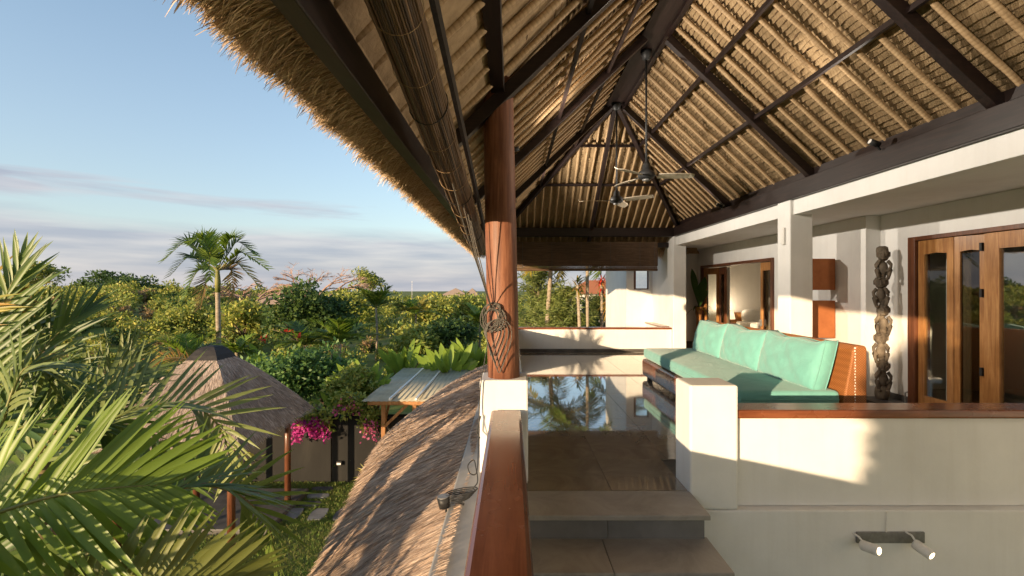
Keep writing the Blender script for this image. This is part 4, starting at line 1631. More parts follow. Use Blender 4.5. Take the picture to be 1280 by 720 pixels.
part(desk, 'top', M['door_dark'], (5.85, 7.2, 3.3, 5.0, FZ + 0.70, FZ + 0.76), bevel=0.006)
for x in (5.92, 7.1):
    for y in (3.38, 4.9):
        part(desk, 'leg', M['door_dark'], (x - 0.04, x + 0.04, y - 0.04, y + 0.04, FZ + 0.001, FZ + 0.699))
cur = MB()
V, Q = [], []
for i in range(41):
    y = 5.62 - 0.36 * i / 40
    x = 5.36 + 0.035 * math.sin(i * 1.3)
    V += [(x, y, FZ + 0.02), (x, y, 0.6)]
for i in range(40):
    Q.append((2 * i, 2 * i + 2, 2 * i + 3, 2 * i + 1))
cur = cur.add(V, Q).build('curtain', M['linen'], None, True)
tag(cur, 'pleated white curtain behind the glass of the nearest folding leaf', 'curtain')
V, Q = [], []
for i in range(41):
    y = 11.55 - 0.42 * i / 40
    x = 5.30 + 0.04 * math.sin(i * 1.2)
    V += [(x, y, FZ + 0.02), (x, y, 0.5)]
for i in range(40):
    Q.append((2 * i, 2 * i + 2, 2 * i + 3, 2 * i + 1))
cur2 = MB().add(V, Q).build('curtain', M['linen'], None, True)
tag(cur2, 'pale curtain gathered behind the bedroom door leaf next to the potted plant', 'curtain')


# ------------------------------------------------------------------ small fittings
wlt = empty('wall_spotlight', (2.75, 3.33, -1.85))
tag(wlt, 'grey wall plate with two white tube spotlights that are switched on', 'wall light')
part(wlt, 'plate', M['grey_metal'], (2.515, 3.012, 3.318, 3.332, -1.862, -1.782), bevel=0.003)
MB().tube([(2.735, 3.326, -1.633), (2.737, 3.324, -1.70), (2.733, 3.324, -1.784)], 0.004, 6).build('cable', M['white_metal'], wlt)
for px0, py0, px1, py1 in ((1077, 681, 1099, 689), (1143, 679, 1165, 695)):
    a, b = P(px0, py0, 3.27), P(px1, py1, 3.17)
    d = (b - a).normalized()
    tb = MB().tube([a, a + d * 0.005, b - d * 0.002, b], [0.032, 0.036, 0.036, 0.034], 20).build('spot_tube', M['white_metal'], wlt, True)
    MB().tube([b - d * 0.001, b + d * 0.0015], 0.025, 18).build('bulb', M['bulb'], tb)
    MB().tube([a + Vector((-0.02, 0.05, 0.055)), a + Vector((-0.01, 0.01, 0.05)), a + d * 0.03], 0.007, 8).build('arm', M['white_metal'], tb)


def beam_spot(x, y, z, label, d):
    r = empty('beam_spotlight', (x, y, z))
    tag(r, label, 'spotlight', 'spotlights on the wall plate')
    c = Vector((x, y, z))
    d = Vector(d).normalized()
    MB().tube([c - d * 0.05, c + d * 0.05], 0.03, 14).build('body', M['black'], r, True)
    MB().tube([c + d * 0.046, c + d * 0.053], 0.024, 14).build('lens', M['white_metal'], r)
    MB().bar(c - Vector((0, 0, 0.0)), (x + (0.06 if x > 1 else -0.06), y, z - 0.07), 0.016, 0.016).build('bracket', M['black'], r)
    ld = bpy.data.lights.new('spot', 'SPOT')          # its light into the thatch; garden-side ones also brighten the shaded walls
    ld.energy = LAMP_W * (0.6 if x > 1 else 1.4)
    ld.color = (1.0, 0.89, 0.75)
    ld.spot_size = math.radians(100 if x > 1 else 118)
    ld.spot_blend = 1.0
    ld.shadow_soft_size = 0.03
    lo = bpy.data.objects.new('spot_light', ld)
    C.objects.link(lo)
    lo.parent = r
    lo.matrix_parent_inverse = parent_inv(r)
    lo.location = c + d * 0.075
    lo.rotation_euler = d.to_track_quat('-Z', 'Y').to_euler()
    return r


LAMP_W = 140


for x_, y_, lb in ((3.68, 4.62, 'small black spotlight on the dark beam above the totem'), (3.68, 8.08, 'small black spotlight on the dark beam near the far column'),
                   (3.68, 1.20, 'added unseen spotlight on the dark beam closest to the viewer'), (0.03, 5.25, 'small black spotlight on the garden-side beam just past the round column'),
                   (0.03, 8.40, 'added unseen spotlight at the far end of the garden-side beam'), (0.03, 1.60, 'added unseen spotlight on the garden-side beam before the round column')):  # unseen ones continue both rows, added to brighten ceiling and shaded walls
    beam_spot(x_, y_, 1.47 if x_ > 1 else 1.60, lb, (-0.93 if x_ > 1 else 0.97, 0.0, 0.36 if x_ > 1 else 0.16))
dev = part(None, 'wall_sensor', M['white_metal'], (3.76, 3.789, 6.30, 6.36, 0.60, 0.84), (3.765, 3.788, 6.36, 6.39, 0.62, 0.74), bevel=0.008)
tag(dev, 'small white sensor box on the side of the white column', 'sensor')
ds = MB().tube([(5.03, 5.82, FZ + 0.001), (5.03, 5.82, FZ + 0.16), (5.06, 5.82, FZ + 0.17)], 0.009, 8).build('door_stop', M['grey_metal'])
tag(ds, 'slim metal door stop on the floor beside the totem', 'door stop')

gl = empty('ledge_floodlight', (-0.40, 2.72, -1.40))
tag(gl, 'small black garden floodlight with a coiled cable on the grey ledge', 'floodlight')
c = P(556, 627, 2.95)
MB().tube([c + Vector((-0.01, 0, 0.03)), c + Vector((0.0, 0, -0.035))], [0.042, 0.036], 16).build('body', M['black'], gl, True)
MB().tube([c + Vector((-0.01, 0, 0.031)), c + Vector((-0.0105, 0, 0.036))], 0.038, 16).build('lens', M['grey_metal'], gl)
MB().bar(c + Vector((0.03, 0, 0.02)), c + Vector((0.12, 0.03, -0.03)), 0.02, 0.012).build('bracket', M['black'], gl)
pts = [c + Vector((0.01, 0, -0.04)), c + Vector((0.005, 0, -0.09)), c + Vector((0.012, -0.01, -0.13))]
MB().tube(pts, 0.006, 6).build('cable_tail', M['black'], gl)
for i in range(5):
    q = P(572 + i, 618, 2.98)
    pts = [q + Vector((math.cos(a_) * (0.085 + 0.006 * i), math.sin(a_) * 0.05, 0.012 * i + 0.02 * math.cos(a_) - 0.03)) for a_ in np.linspace(0, 2 * math.pi, 21)]
    MB().tube(pts, 0.0045, 6).build('cable_coil', M['black'], gl)
pts = [P(590, 612, 3.02), P(597, 602, 3.05), P(595, 585, 3.15), P(592, 575, 3.2), P(585, 582, 3.15), P(588, 592, 3.12), P(596, 590, 3.2), P(598, 560, 3.4), P(599, 520, 3.49), P(601, 480, 3.50), P(606, 450, 3.52), P(610, 425, 3.53)]
sm = bez(pts, 60)
MB().tube(sm, 0.0042, 6).build('cable', M['black'], gl)
pts = [P(600, 548, 3.45), P(596, 540, 3.47), P(598, 530, 3.48), P(601, 520, 3.49)]
MB().tube(pts, 0.006, 6).build('cable_clip', M['black'], gl)

# ------------------------------------------------------------------ lower thatch roof beside the ledge
low = empty('lower_thatch', (-0.9, 4, -2))
tag(low, 'weathered thatch roof sloping down from the grey ledge towards the lawn', 'roof')


LY0 = -1.6


def low_end(s):
    """The far end is rounded in plan: the slope stops earlier the farther out it is."""
    return 9.5 - 3.2 * max(0.0, s) ** 1.7


def low_pt(s, y):
    k = sstep((y - 1.5) / 5.0)
    x = -0.36 - (0.97 + 0.26 * k) * s
    z = -1.44 - (0.52 - 0.27 * k) * s - (0.24 - 0.14 * k) * s * abs(s)
    e = max(0.0, 1 - (low_end(s) - y) / 1.1)
    return x, y, z - 0.16 * e * e + 0.012 * math.sin(y * 3.1 + s * 4)


V, Q = [], []
NS, NY = 10, 60
for j in range(NY + 1):
    for i in range(NS + 1):
        V.append(low_pt(i / NS, LY0 + (low_end(i / NS) - LY0) * j / NY))
    x, y_, z = V[-1]
    V.append((x - 0.02, y_, z - 0.10))
    V.append((x + 0.16, y_ - 0.1, z - 0.26))
    V.append((-0.30, y_ - 0.1, -2.3))
w_ = NS + 4
for j in range(NY):
    for i in range(w_ - 1):
        a = j * w_ + i
        Q.append((a, a + w_, a + w_ + 1, a + 1))
k0 = NY * w_                                 # close the rounded far end
bb = len(V)
for i in range(NS + 1):
    x, y, z = V[k0 + i]
    V.append((x + 0.05, y - 0.05, z - 0.28))
for i in range(NS):
    Q.append((k0 + i, bb + i, bb + i + 1, k0 + i + 1))
nmesh('thatch_body', V, Q, M['thatch_grey_core'], low, True)
n = 150000
ss = NR.uniform(-0.04, 0.99, n)
vv = NR.uniform(0, 1, n) ** 1.2
ye = np.array([low_end(a) for a in ss])
yy = vv * ye
pts = np.array([low_pt(a, b) for a, b in zip(ss, yy)])
pts[:, 2] += NR.uniform(-0.002, 0.014, n)
kk = np.clip((yy - 1.5) / 5.0, 0, 1)
fan_ = np.clip((yy - (ye - 2.2)) / 2.2, 0, 1) ** 1.5          # blades swing round with the curved end
tilt = 0.12 * np.sin(yy * 2.3 + ss * 3) + NR.normal(0.25, 0.20, n)
dirs = np.stack([-0.88 + 0.55 * fan_, -tilt * 0.6 + 1.1 * fan_, -(0.42 - 0.2 * kk) - (0.36 - 0.2 * kk) * ss - 0.1 * fan_ + NR.uniform(0.0, 0.06, n)], 1)
nrm = np.tile(np.array([[-0.5, 0.0, 0.86]]), (n, 1)) + NR.normal(0, 0.35, (n, 3))
strands(pts, dirs, NR.uniform(0.06, 0.16, n), NR.uniform(0.0018, 0.0042, n) * (0.75 + 0.12 * yy), 'thatch_blades', M['thatch_grey'], low, 0.05, nrm)
n = 14000
ss = np.where(NR.uniform(0, 1, n) < 0.65, 1.0, NR.uniform(0, 1, n))
ye = np.array([low_end(a) for a in ss])
yy = np.where(ss >= 1.0, NR.uniform(0, 1, n) * ye, ye)
pts = np.array([low_pt(a, b) for a, b in zip(ss, yy)])
pts[:, 2] -= NR.uniform(0, 0.09, n)
en = (ss < 1.0)
dirs = np.stack([np.where(en, -0.35, -0.75) + NR.normal(0, 0.1, n), np.where(en, 0.7, 0.0) + NR.normal(0, 0.2, n), -0.65 + NR.normal(0, 0.15, n)], 1)
strands(pts, dirs, NR.uniform(0.05, 0.12, n), 0.006, 'eave_tips', M['thatch_grey'], low, 0.1)

# wall under the lower roof, so the villa stands on the ground
gw = part(villa, 'ground_floor_wall', PLA, (-0.36, -0.14, -1.6, 10.5, -4.99, -1.58))


# ------------------------------------------------------------------ garden: pavilion, wall, shelter, stones
def pavilion():
    cx, cy, h = -6.2, 9.4, 1.42
    r = empty('garden_pavilion', (cx, cy, GZ))
    tag(r, 'small open garden pavilion with a steep grey thatch pyramid and black cap', 'pavilion')
    ze, za = -2.80, -1.30
    V, Q = [], []
    rings = 9
    for i in range(rings + 1):
        t = i / rings
        half = 0.13 + (h - 0.13) * t ** 0.92
        z = za + (ze - za) * (t * 0.86 + 0.14 * t * t)
        pts_ = []
        for k in range(4):
            x0, y0 = [(-1, -1), (1, -1), (1, 1), (-1, 1)][k]
            x1, y1 = [(1, -1), (1, 1), (-1, 1), (-1, -1)][k]
            for q in range(8):
                u_ = q / 8
                sag = -0.07 * math.sin(math.pi * u_) * t
                pts_.append((cx + half * (x0 + (x1 - x0) * u_), cy + half * (y0 + (y1 - y0) * u_), z + sag * 0))
        V += pts_
    for i in range(rings):
        for k in range(32):
            k2 = (k + 1) % 32
            Q.append((i * 32 + k, (i + 1) * 32 + k, (i + 1) * 32 + k2, i * 32 + k2))
    base = rings * 32
    o = len(V)
    for k in range(32):
        x, y, z = V[base + k]
        V.append((cx + (x - cx) * 0.93, cy + (y - cy) * 0.93, ze - 0.14))
    o2 = len(V)
    for k in range(32):
        V.append((cx + (V[base + k][0] - cx) * 0.1, cy + (V[base + k][1] - cy) * 0.1, za - 0.3))
    for k in range(32):
        k2 = (k + 1) % 32
        Q.append((base + k, o + k, o + k2, base + k2))
        Q.append((o + k, o2 + k, o2 + k2, o + k2))
    rf = nmesh('roof', V, Q, M['thatch_grey_core'], r, False)
    # thatch blades over the four slopes
    n = 46000
    face = NR.integers(0, 4, n)
    t = NR.uniform(0.02, 1.0, n) ** 0.6
    u_ = NR.uniform(-1, 1, n)
    half = 0.13 + (h - 0.13) * t ** 0.92
    z = za + (ze - za) * (t * 0.86 + 0.14 * t * t) + 0.008
    ax = np.array([(0, -1), (1, 0), (0, 1), (-1, 0)])[face]
    tx = np.array([(1, 0), (0, 1), (1, 0), (0, 1)])[face]
    pts_ = np.stack([cx + half * (ax[:, 0] + tx[:, 0] * u_), cy + half * (ax[:, 1] + tx[:, 1] * u_), z], 1)
    sp_ = u_ * 0.55 + NR.normal(0, 0.12, n)
    dirs_ = np.stack([ax[:, 0] + tx[:, 0] * sp_, ax[:, 1] + tx[:, 1] * sp_, -1.02 + NR.normal(0, 0.05, n)], 1)
    nr_ = np.stack([ax[:, 0] * 0.7, ax[:, 1] * 0.7, np.full(n, 0.7)], 1) + NR.normal(0, 0.25, (n, 3))
    strands(pts_, dirs_, NR.uniform(0.07, 0.2, n), NR.uniform(0.006, 0.012, n), 'thatch_blades', M['thatch_pav'], rf, 0.0, nr_)
    cap = MB()
    prof = [(0.325, za - 0.175), (0.27, za - 0.06), (0.20, za + 0.035), (0.13, za + 0.095), (0.05, za + 0.115)]
    for (ra, z0), (rb_, z1) in zip(prof[:-1], prof[1:]):
        cap.add([(cx + ra * a, cy + ra * b, z0) for a, b in ((-1, -1), (1, -1), (1, 1), (-1, 1))] + [(cx + rb_ * a, cy + rb_ * b, z1) for a, b in ((-1, -1), (1, -1), (1, 1), (-1, 1))],
                [(0, 1, 5, 4), (1, 2, 6, 5), (2, 3, 7, 6), (3, 0, 4, 7)])
    cap.add([(cx + 0.05 * a, cy + 0.05 * b, za + 0.115) for a, b in ((-1, -1), (1, -1), (1, 1), (-1, 1))], [(0, 1, 2, 3)])
    cap.build('ridge_cap', M['cap'], rf)
    for a in (-1, 1):
        for b in (-1, 1):
            MB().lathe(cx + a * 1.05, cy + b * 1.05, [(0.07, GZ + 0.12), (0.065, ze + 0.25)], 14).build('post', M['door_dark'], r, True)
    for a, b in (((-1.05, -1.05), (1.05, -1.05)), ((1.05, -1.05), (1.05, 1.05)), ((1.05, 1.05), (-1.05, 1.05)), ((-1.05, 1.05), (-1.05, -1.05))):
        MB().bar((cx + a[0], cy + a[1], ze + 0.08), (cx + b[0], cy + b[1], ze + 0.08), 0.08, 0.12).build('beam', M['timber'], r)
    part(r, 'plinth', M['stone_dark'], (cx - 1.35, cx + 1.25, cy - 0.2, cy + 1.7, GZ - 0.1, GZ + 0.12), bevel=0.02)


pavilion()

gwall = empty('garden_wall', (-5, 11.8, GZ))
tag(gwall, 'dark rendered garden wall hung with flowers between the pavilion and shelter', 'wall')
x = -9.2
i = 0
while x < -2.1:
    w_ = 1.52
    part(gwall, 'panel', M['wall_dark'], (x, min(x + w_ - 0.012, -2.1), 11.70 + 0.012 * (i % 2), 11.88, GZ - 0.05, -3.36), bevel=0.008)
    x += w_
    i += 1
part(gwall, 'coping', M['wall_dark'], (-9.2, -2.1, 11.67, 11.91, -3.359, -3.30), bevel=0.01)
gl2 = empty('wall_lamp', (-4.4, 11.7, -4.45))
tag(gl2, 'tiny square lamp fixed low on the dark garden wall', 'wall lamp')
c = P(424, 579, 11.66)
part(gl2, 'housing', M['black'], (c.x - 0.07, c.x + 0.07, 11.63, 11.699, c.z - 0.05, c.z + 0.05), bevel=0.006)
part(gl2, 'lens', M['white_metal'], (c.x - 0.05, c.x + 0.05, 11.622, 11.629, c.z - 0.03, c.z + 0.02))


def shelter():
    r = empty('timber_shelter', (-3, 13, GZ))
    tag(r, 'timber shelter with a flat grey translucent roof beside the lower thatch', 'shelter')
    Y0, Y1, X0, X1, Z = 11.25, 15.6, -3.72, -1.2, -2.80
    mat = simple('cloudy_roof_sheet', [(0.3, (0.33, 0.30, 0.22)), (0.7, (0.48, 0.44, 0.32))], 2.2, 0.75, 0.08, 6)
    nsh = 4
    for i in range(nsh):
        a, b = X0 + (X1 - X0) * i / nsh, X0 + (X1 - X0) * (i + 1) / nsh
        V, Q = [], []
        K = 20
        for k in range(K + 1):
            x_ = a + (b - a + 0.03) * k / K
            z_ = Z + 0.008 * math.sin(k * math.pi / 2 * 1.0) + 0.004 * (i % 2)
            V += [(x_, Y0, z_), (x_, Y1, z_ + 0.06), (x_, Y1, z_ + 0.054), (x_, Y0, z_ - 0.006)]
        for k in range(K):
            o = k * 4
            for j in range(4):
                j2 = (j + 1) % 4
                Q.append((o + j, o + 4 + j, o + 4 + j2, o + j2))
        nmesh('roof_sheet', V, Q, mat, r)
    for x_ in (-3.05, -2.4):
        part(r, 'cover_strip', M['white_metal'], (x_, x_ + 0.05, Y0, Y1, Z + 0.02, Z + 0.075))
    W = M['post_wood']
    for x_, y_ in ((-3.23, 11.45), (-2.45, 11.45), (-3.23, 15.3), (-1.7, 15.3), (-1.7, 11.45)):
        part(r, 'post', W, (x_ - 0.05, x_ + 0.05, y_ - 0.05, y_ + 0.05, GZ, Z - 0.14), bevel=0.006)
    part(r, 'beam', W, (X0 + 0.1, X1, 11.40, 11.48, Z - 0.138, Z - 0.02), bevel=0.005)
    part(r, 'beam', W, (X0 + 0.1, X1, 15.25, 15.33, Z - 0.138, Z - 0.012), bevel=0.005)
    part(r, 'fascia_board', W, (X0 + 0.25, X1, Y0 + 0.02, Y0 + 0.05, Z - 0.085, Z - 0.012))
    for x_ in (-3.5, -2.9, -2.3, -1.7):
        part(r, 'rafter', W, (x_ - 0.025, x_ + 0.025, Y0 + 0.06, Y1 - 0.05, Z - 0.08, Z - 0.012))
    MB().bar((-3.2, 11.45, -3.48), (-2.62, 11.45, Z - 0.12), 0.05, 0.07).build('brace', W, r)
    MB().bar((-3.23, 11.5, -3.48), (-3.23, 12.1, Z - 0.1), 0.05, 0.07).build('brace', W, r)


shelter()

stones = [(-4.70, 11.29, 0.54, 0.20, 'dark', 'rear stepping stone by the foot of the dark garden wall'),
          (-4.64, 10.90, 0.54, 0.22, 'grey', 'pale middle stepping stone of the short row leading to the wall'),
          (-4.68, 10.50, 0.54, 0.24, 'dark', 'dark stepping stone nearest the turn of the garden path'),
          (-5.30, 10.05, 0.34, 0.52, 'grey', 'pale stepping stone half hidden by the frond tips'),
          (-4.82, 10.02, 0.34, 0.52, 'grey', 'pale upright stepping stone at the corner of the path'),
          (-4.26, 10.02, 0.36, 0.52, 'grey', 'pale stepping stone in the middle of the front row'),
          (-3.72, 10.02, 0.36, 0.52, 'dark', 'dark stepping stone closest to the thatch slope')]
M['slate_pale'] = simple('pale_slate', [(0.3, (0.14, 0.14, 0.14)), (0.7, (0.26, 0.26, 0.255))], 4, 0.7)
for x, y, wx, wy, kd, lb in stones:
    m = MB()
    k = 10
    rg = random.Random(int(x * 100))
    out = []
    for i in range(k):
        a = 2 * math.pi * i / k + 0.3
        ca, sa = math.cos(a), math.sin(a)
        s_ = 1 / max(abs(ca), abs(sa))
        out.append((x + wx / 2 * ca * s_ * rg.uniform(0.93, 1.03), y + wy / 2 * sa * s_ * rg.uniform(0.93, 1.03)))
    m.add([(a, b, GZ - 0.05) for a, b in out] + [(a, b, GZ + 0.035) for a, b in out],
          [tuple(range(k, 2 * k))] + [(i, (i + 1) % k, (i + 1) % k + k, i + k) for i in range(k)])
    o = m.build('stepping_stone', M['slate'] if kd == 'dark' else M['slate_pale'], None, bevel=0.008)
    tag(o, lb, 'stepping stone', 'stepping stones in the lawn')

# lawn blades
n = 90000
gx = NR.uniform(-8.6, -1.4, n)
gy = NR.uniform(5.5, 11.68, n)
keep = np.ones(n, bool)
for x, y, wx, wy, kd, lb in stones:
    keep &= ~((abs(gx - x) < wx / 2) & (abs(gy - y) < wy / 2))
keep &= ~((gx > -7.6) & (gx < -4.9) & (gy > 9.15) & (gy < 11.15))
gx, gy = gx[keep], gy[keep]
n = len(gx)
dirs = np.stack([NR.normal(0, 0.5, n), NR.normal(0, 0.5, n), np.ones(n)], 1)
g = strands(np.stack([gx, gy, np.full(n, GZ)], 1), dirs, NR.uniform(0.03, 0.085, n), NR.uniform(0.006, 0.012, n), 'grass', M['grass'], None, 0.2)
tag(g, 'short mown lawn with dry patches around the stepping stones', 'grass', kind='stuff')


# ------------------------------------------------------------------ plant builders
def leaf_cloud(cent, rad, per, size, seed, flat=0.0, aspect=0.5, shell=0.55):
    """Diamond leaves scattered in ellipsoidal clumps. cent (k,3), rad (k,3)."""
    g = np.random.default_rng(seed)
    cent, rad = np.asarray(cent, float), np.asarray(rad, float)
    k = len(cent)
    n = k * per
    d = g.normal(0, 1, (n, 3))
    d /= np.linalg.norm(d, axis=1)[:, None]
    r = g.uniform(shell ** 3, 1, n) ** (1 / 3)
    idx = np.repeat(np.arange(k), per)
    p = cent[idx] + d * rad[idx] * r[:, None]
    ax = g.normal(0, 1, (n, 3)) + d * 0.7
    ax[:, 2] *= (1 - flat)
    ax /= np.linalg.norm(ax, axis=1)[:, None] + 1e-9
    nr = g.normal(0, 0.6, (n, 3)) + d * 1.0 + np.array([0, 0, 0.25])
    sd = np.cross(ax, nr)
    sd /= np.linalg.norm(sd, axis=1)[:, None] + 1e-9
    L = (size * g.uniform(0.6, 1.3, n))[:, None]
    V = np.stack([p, p + ax * L * 0.45 + sd * L * aspect * 0.5, p + ax * L, p + ax * L * 0.45 - sd * L * aspect * 0.5], 1).reshape(-1, 3)
    Q = np.arange(n * 4).reshape(-1, 4)
    return V, Q


def merge(parts):
    Vs, Qs, o = [], [], 0
    for V, Q in parts:
        Vs.append(V)
        Qs.append(Q + o)
        o += len(V)
    return np.concatenate(Vs), np.concatenate(Qs)


def crown_clumps(c, r, k, seed, cr=0.42):
    g = np.random.default_rng(seed)
    d = g.normal(0, 1, (k, 3))
    d /= np.linalg.norm(d, axis=1)[:, None]
    d[:, 2] = np.where(d[:, 2] < -0.5, -d[:, 2], d[:, 2])
    rr_ = g.uniform(0.35, 0.85, k)[:, None]
    cent = np.asarray(c) + d * np.asarray(r) * rr_
    rad = np.asarray(r) * cr * g.uniform(0.6, 1.2, (k, 1))
    return cent, rad


def tree(name, label, cat, base, top_c, r, mat, leaf, k=22, per=110, seed=1, trunk_r=0.09, bark=None, group=None, flat=0.2, cr=0.42, aspect=0.5, limbs=True):
    base, top_c = Vector(base), Vector(top_c)
    root = empty(name, base)
    tag(root, label, cat, group)
    cent, rad = crown_clumps(tuple(top_c), r, k, seed, cr)
    V, Q = leaf_cloud(cent, rad, per, leaf, seed + 50, flat, aspect)
    nmesh('crown', V, Q, mat, root)
    m = MB()
    rg = random.Random(seed)
    fork = base.lerp(top_c, 0.55)
    m.tube([base - Vector((0, 0, 0.2)), base.lerp(fork, 0.5) + Vector((rg.uniform(-.1, .1), rg.uniform(-.1, .1), 0)), fork], [trunk_r * 1.3, trunk_r, trunk_r * 0.8], 8)
    if limbs:
        for i in range(min(k, 12)):
            e = Vector(cent[i])
            mid = fork.lerp(e, 0.5) + Vector((0, 0, 0.15 * (e - fork).length * rg.uniform(0, 1)))
            m.tube([fork, mid, e], [trunk_r * 0.5, trunk_r * 0.32, trunk_r * 0.12], 5)
    m.build('trunk', bark or M['bark'], root, True)
    return root


def frond_geo(pts, nl, L, W, up, ang=52, lift=0.25, droop=0.35, seed=0, segs=3, start=0.12, jit=0.08, tipL=0.45, baseL=0.6):
    """Leaflets of one palm frond as a list of (verts, faces), plus rachis curve."""
    rg = random.Random(seed)
    cv = bez([Vector(p) for p in pts], 40)
    leaves = []
    up = Vector(up).normalized()
    for i in range(nl):
        t = start + (1 - start) * (i + 0.5) / nl
        f = t * 40
        k = min(int(f), 39)
        p = cv[k].lerp(cv[k + 1], f - k)
        T = (cv[min(k + 2, 40)] - cv[max(k - 1, 0)]).normalized()
        S = T.cross(up)
        S = S.normalized() if S.length > 1e-3 else Vector((1, 0, 0))
        U = S.cross(T).normalized()
        # leaflet length: longest a third of the way along
        ln = L * (baseL + (1 - baseL) * min(1, t / 0.35)) * (1 - (1 - tipL) * max(0, (t - 0.45) / 0.55) ** 1.4)
        a_deg = ang - 26 * max(0, (t - 0.5) / 0.5)
        for sg in (-1, 1):
            an = math.radians(a_deg + rg.uniform(-6, 6))
            d = (T * math.cos(an) + S * (sg * math.sin(an)) + U * (lift + rg.uniform(-jit, jit) * 2)).normalized()
            l = ln * rg.uniform(0.86, 1.1)
            wd = W * rg.uniform(0.85, 1.15)
            sd = d.cross(U)
            sd = sd.normalized()
            nn = sd.cross(d).normalized()
            v, fc = [], []
            q = p.copy()
            cur = d.copy()
            dr = droop * rg.uniform(0.4, 1.6)
            for s_ in range(segs + 1):
                tt = s_ / segs
                ww = wd * (0.55 + 0.45 * min(1, tt / 0.25)) * (1 - max(0, (tt - 0.35) / 0.65) ** 1.5 * 0.97)
                v += [q - sd * ww * 0.5, q + nn * (-ww * 0.16), q + sd * ww * 0.5]
                q = q + cur * (l / segs)
                cur = (cur + Vector((0, 0, -1)) * dr / segs * (0.5 + tt)).normalized()
            for s_ in range(segs):
                o = s_ * 3
                fc += [(o, o + 1, o + 4, o + 3), (o + 1, o + 2, o + 5, o + 4)]
            leaves.append((v, fc))
    return leaves, cv


def build_frond(parent, pts, nl, L, W, up, mat, stem, r0=0.012, separate=False, name='frond', **kw):
    leaves, cv = frond_geo(pts, nl, L, W, up, **kw)
    n = len(cv)
    rc = MB().tube(cv[::2], [r0 * (1 - 0.8 * i / (n // 2)) for i in range(len(cv[::2]))], 7)
    if separate:
        fr = rc.build(name, stem, parent, True)
        for v, f in leaves:
            MB().add(v, f).build('leaflet', mat, fr, True)
    else:
        m = MB()
        for v, f in leaves:
            m.add(v, f)
        fr = m.build(name, mat, parent, True)
        rc.build('stem', stem, fr, True)
    return fr


def palm(name, label, base, top, nfr, L, leafL, mats, seed, trunk_r=0.08, group=None, W=0.035, nl=26, droop=0.9, elev=(0.15, 1.1), bark=None, cat='palm tree', segs=2):
    base, top = Vector(base), Vector(top)
    root = empty(name, base)
    tag(root, label, cat, group)
    rg = random.Random(seed)
    mid = base.lerp(top, 0.5) + Vector((rg.uniform(-0.1, 0.1), 0, 0))
    MB().tube([base - Vector((0, 0, 0.1)), mid, top], [trunk_r * 1.25, trunk_r, trunk_r * 0.85], 10).build('trunk', bark or M['palm_bark'], root, True)
    for i in range(nfr):
        a = 2 * math.pi * (i + rg.uniform(-0.3, 0.3)) / nfr
        e = rg.uniform(*elev)
        l = L * rg.uniform(0.8, 1.1)
        d = Vector((math.cos(a) * math.cos(e), math.sin(a) * math.cos(e), math.sin(e)))
        pts = [top]
        cur = d.copy()
        q = top.copy()
        for s_ in range(4):
            q = q + cur * (l / 4)
            pts.append(q.copy())
            cur = (cur + Vector((0, 0, -1)) * droop * 0.28 * (0.6 + 0.4 * s_)).normalized()
        mt = mats[i % len(mats)]
        build_frond(root, pts, nl, leafL, W, (0.01, 0.02, 1), mt, M['rachis'], 0.012 + trunk_r * 0.1, seed=seed * 31 + i, segs=segs, droop=0.55, lift=0.15)
    return root


# ------------------------------------------------------------------ foreground palm clump
fp = empty('areca_palm', (-2.9, 2.6, GZ))
tag(fp, 'big clumping palm in front of the pavilion, its long fronds filling the near corner', 'palm')
for bx, by, tx, ty_, tz in ((-3.05, 2.2, -2.75, 2.15, -1.45), (-3.35, 3.2, -3.35, 3.25, -1.5), (-2.8, 3.0, -2.35, 2.75, -1.95), (-3.6, 3.6, -3.7, 3.6, -1.2), (-2.55, 2.3, -2.2, 2.1, -2.0)):
    MB().tube([(bx, by, GZ - 0.1), ((bx + tx) / 2 + 0.05, (by + ty_) / 2, (GZ + tz) / 2), (tx, ty_, tz)], [0.07, 0.055, 0.04], 9).build('stem', M['rachis_brown'], fp, True)
GM = M
# frond A: the broad one sweeping in from the edge, facing the camera
build_frond(fp, [P(-150, 705, 2.05), P(-40, 655, 2.1), P(60, 622, 2.15), P(140, 610, 2.25), P(205, 606, 2.35)], 34, 0.62, 0.044, (0.10, -1, 0.45), GM['leaf_palm_fresh'], GM['rachis'], 0.013,
            True, seed=11, ang=50, lift=0.05, droop=0.12, segs=4, start=0.02, tipL=0.5, baseL=0.9)
# frond B: thick arching stem over the lawn
build_frond(fp, [P(140, 735, 2.55), P(172, 655, 2.6), P(225, 610, 2.75), P(285, 612, 2.95), P(330, 650, 3.1), P(346, 700, 3.2)], 30, 0.60, 0.036, (-0.35, -0.55, 0.8), GM['leaf_palm'], GM['rachis_brown'], 0.022,
            True, seed=12, ang=58, lift=0.35, droop=0.25, segs=4, start=0.22, tipL=0.5)
# frond C: upper arch before the pavilion roof
build_frond(fp, [P(70, 600, 3.0), P(110, 545, 3.1), P(170, 512, 3.25), P(235, 505, 3.45), P(275, 535, 3.55), P(292, 590, 3.6)], 30, 0.62, 0.034, (-0.3, -0.6, 0.8), GM['leaf_palm_pale'], GM['rachis'], 0.016,
            True, seed=13, ang=60, lift=0.35, droop=0.22, segs=4, start=0.12, tipL=0.45)
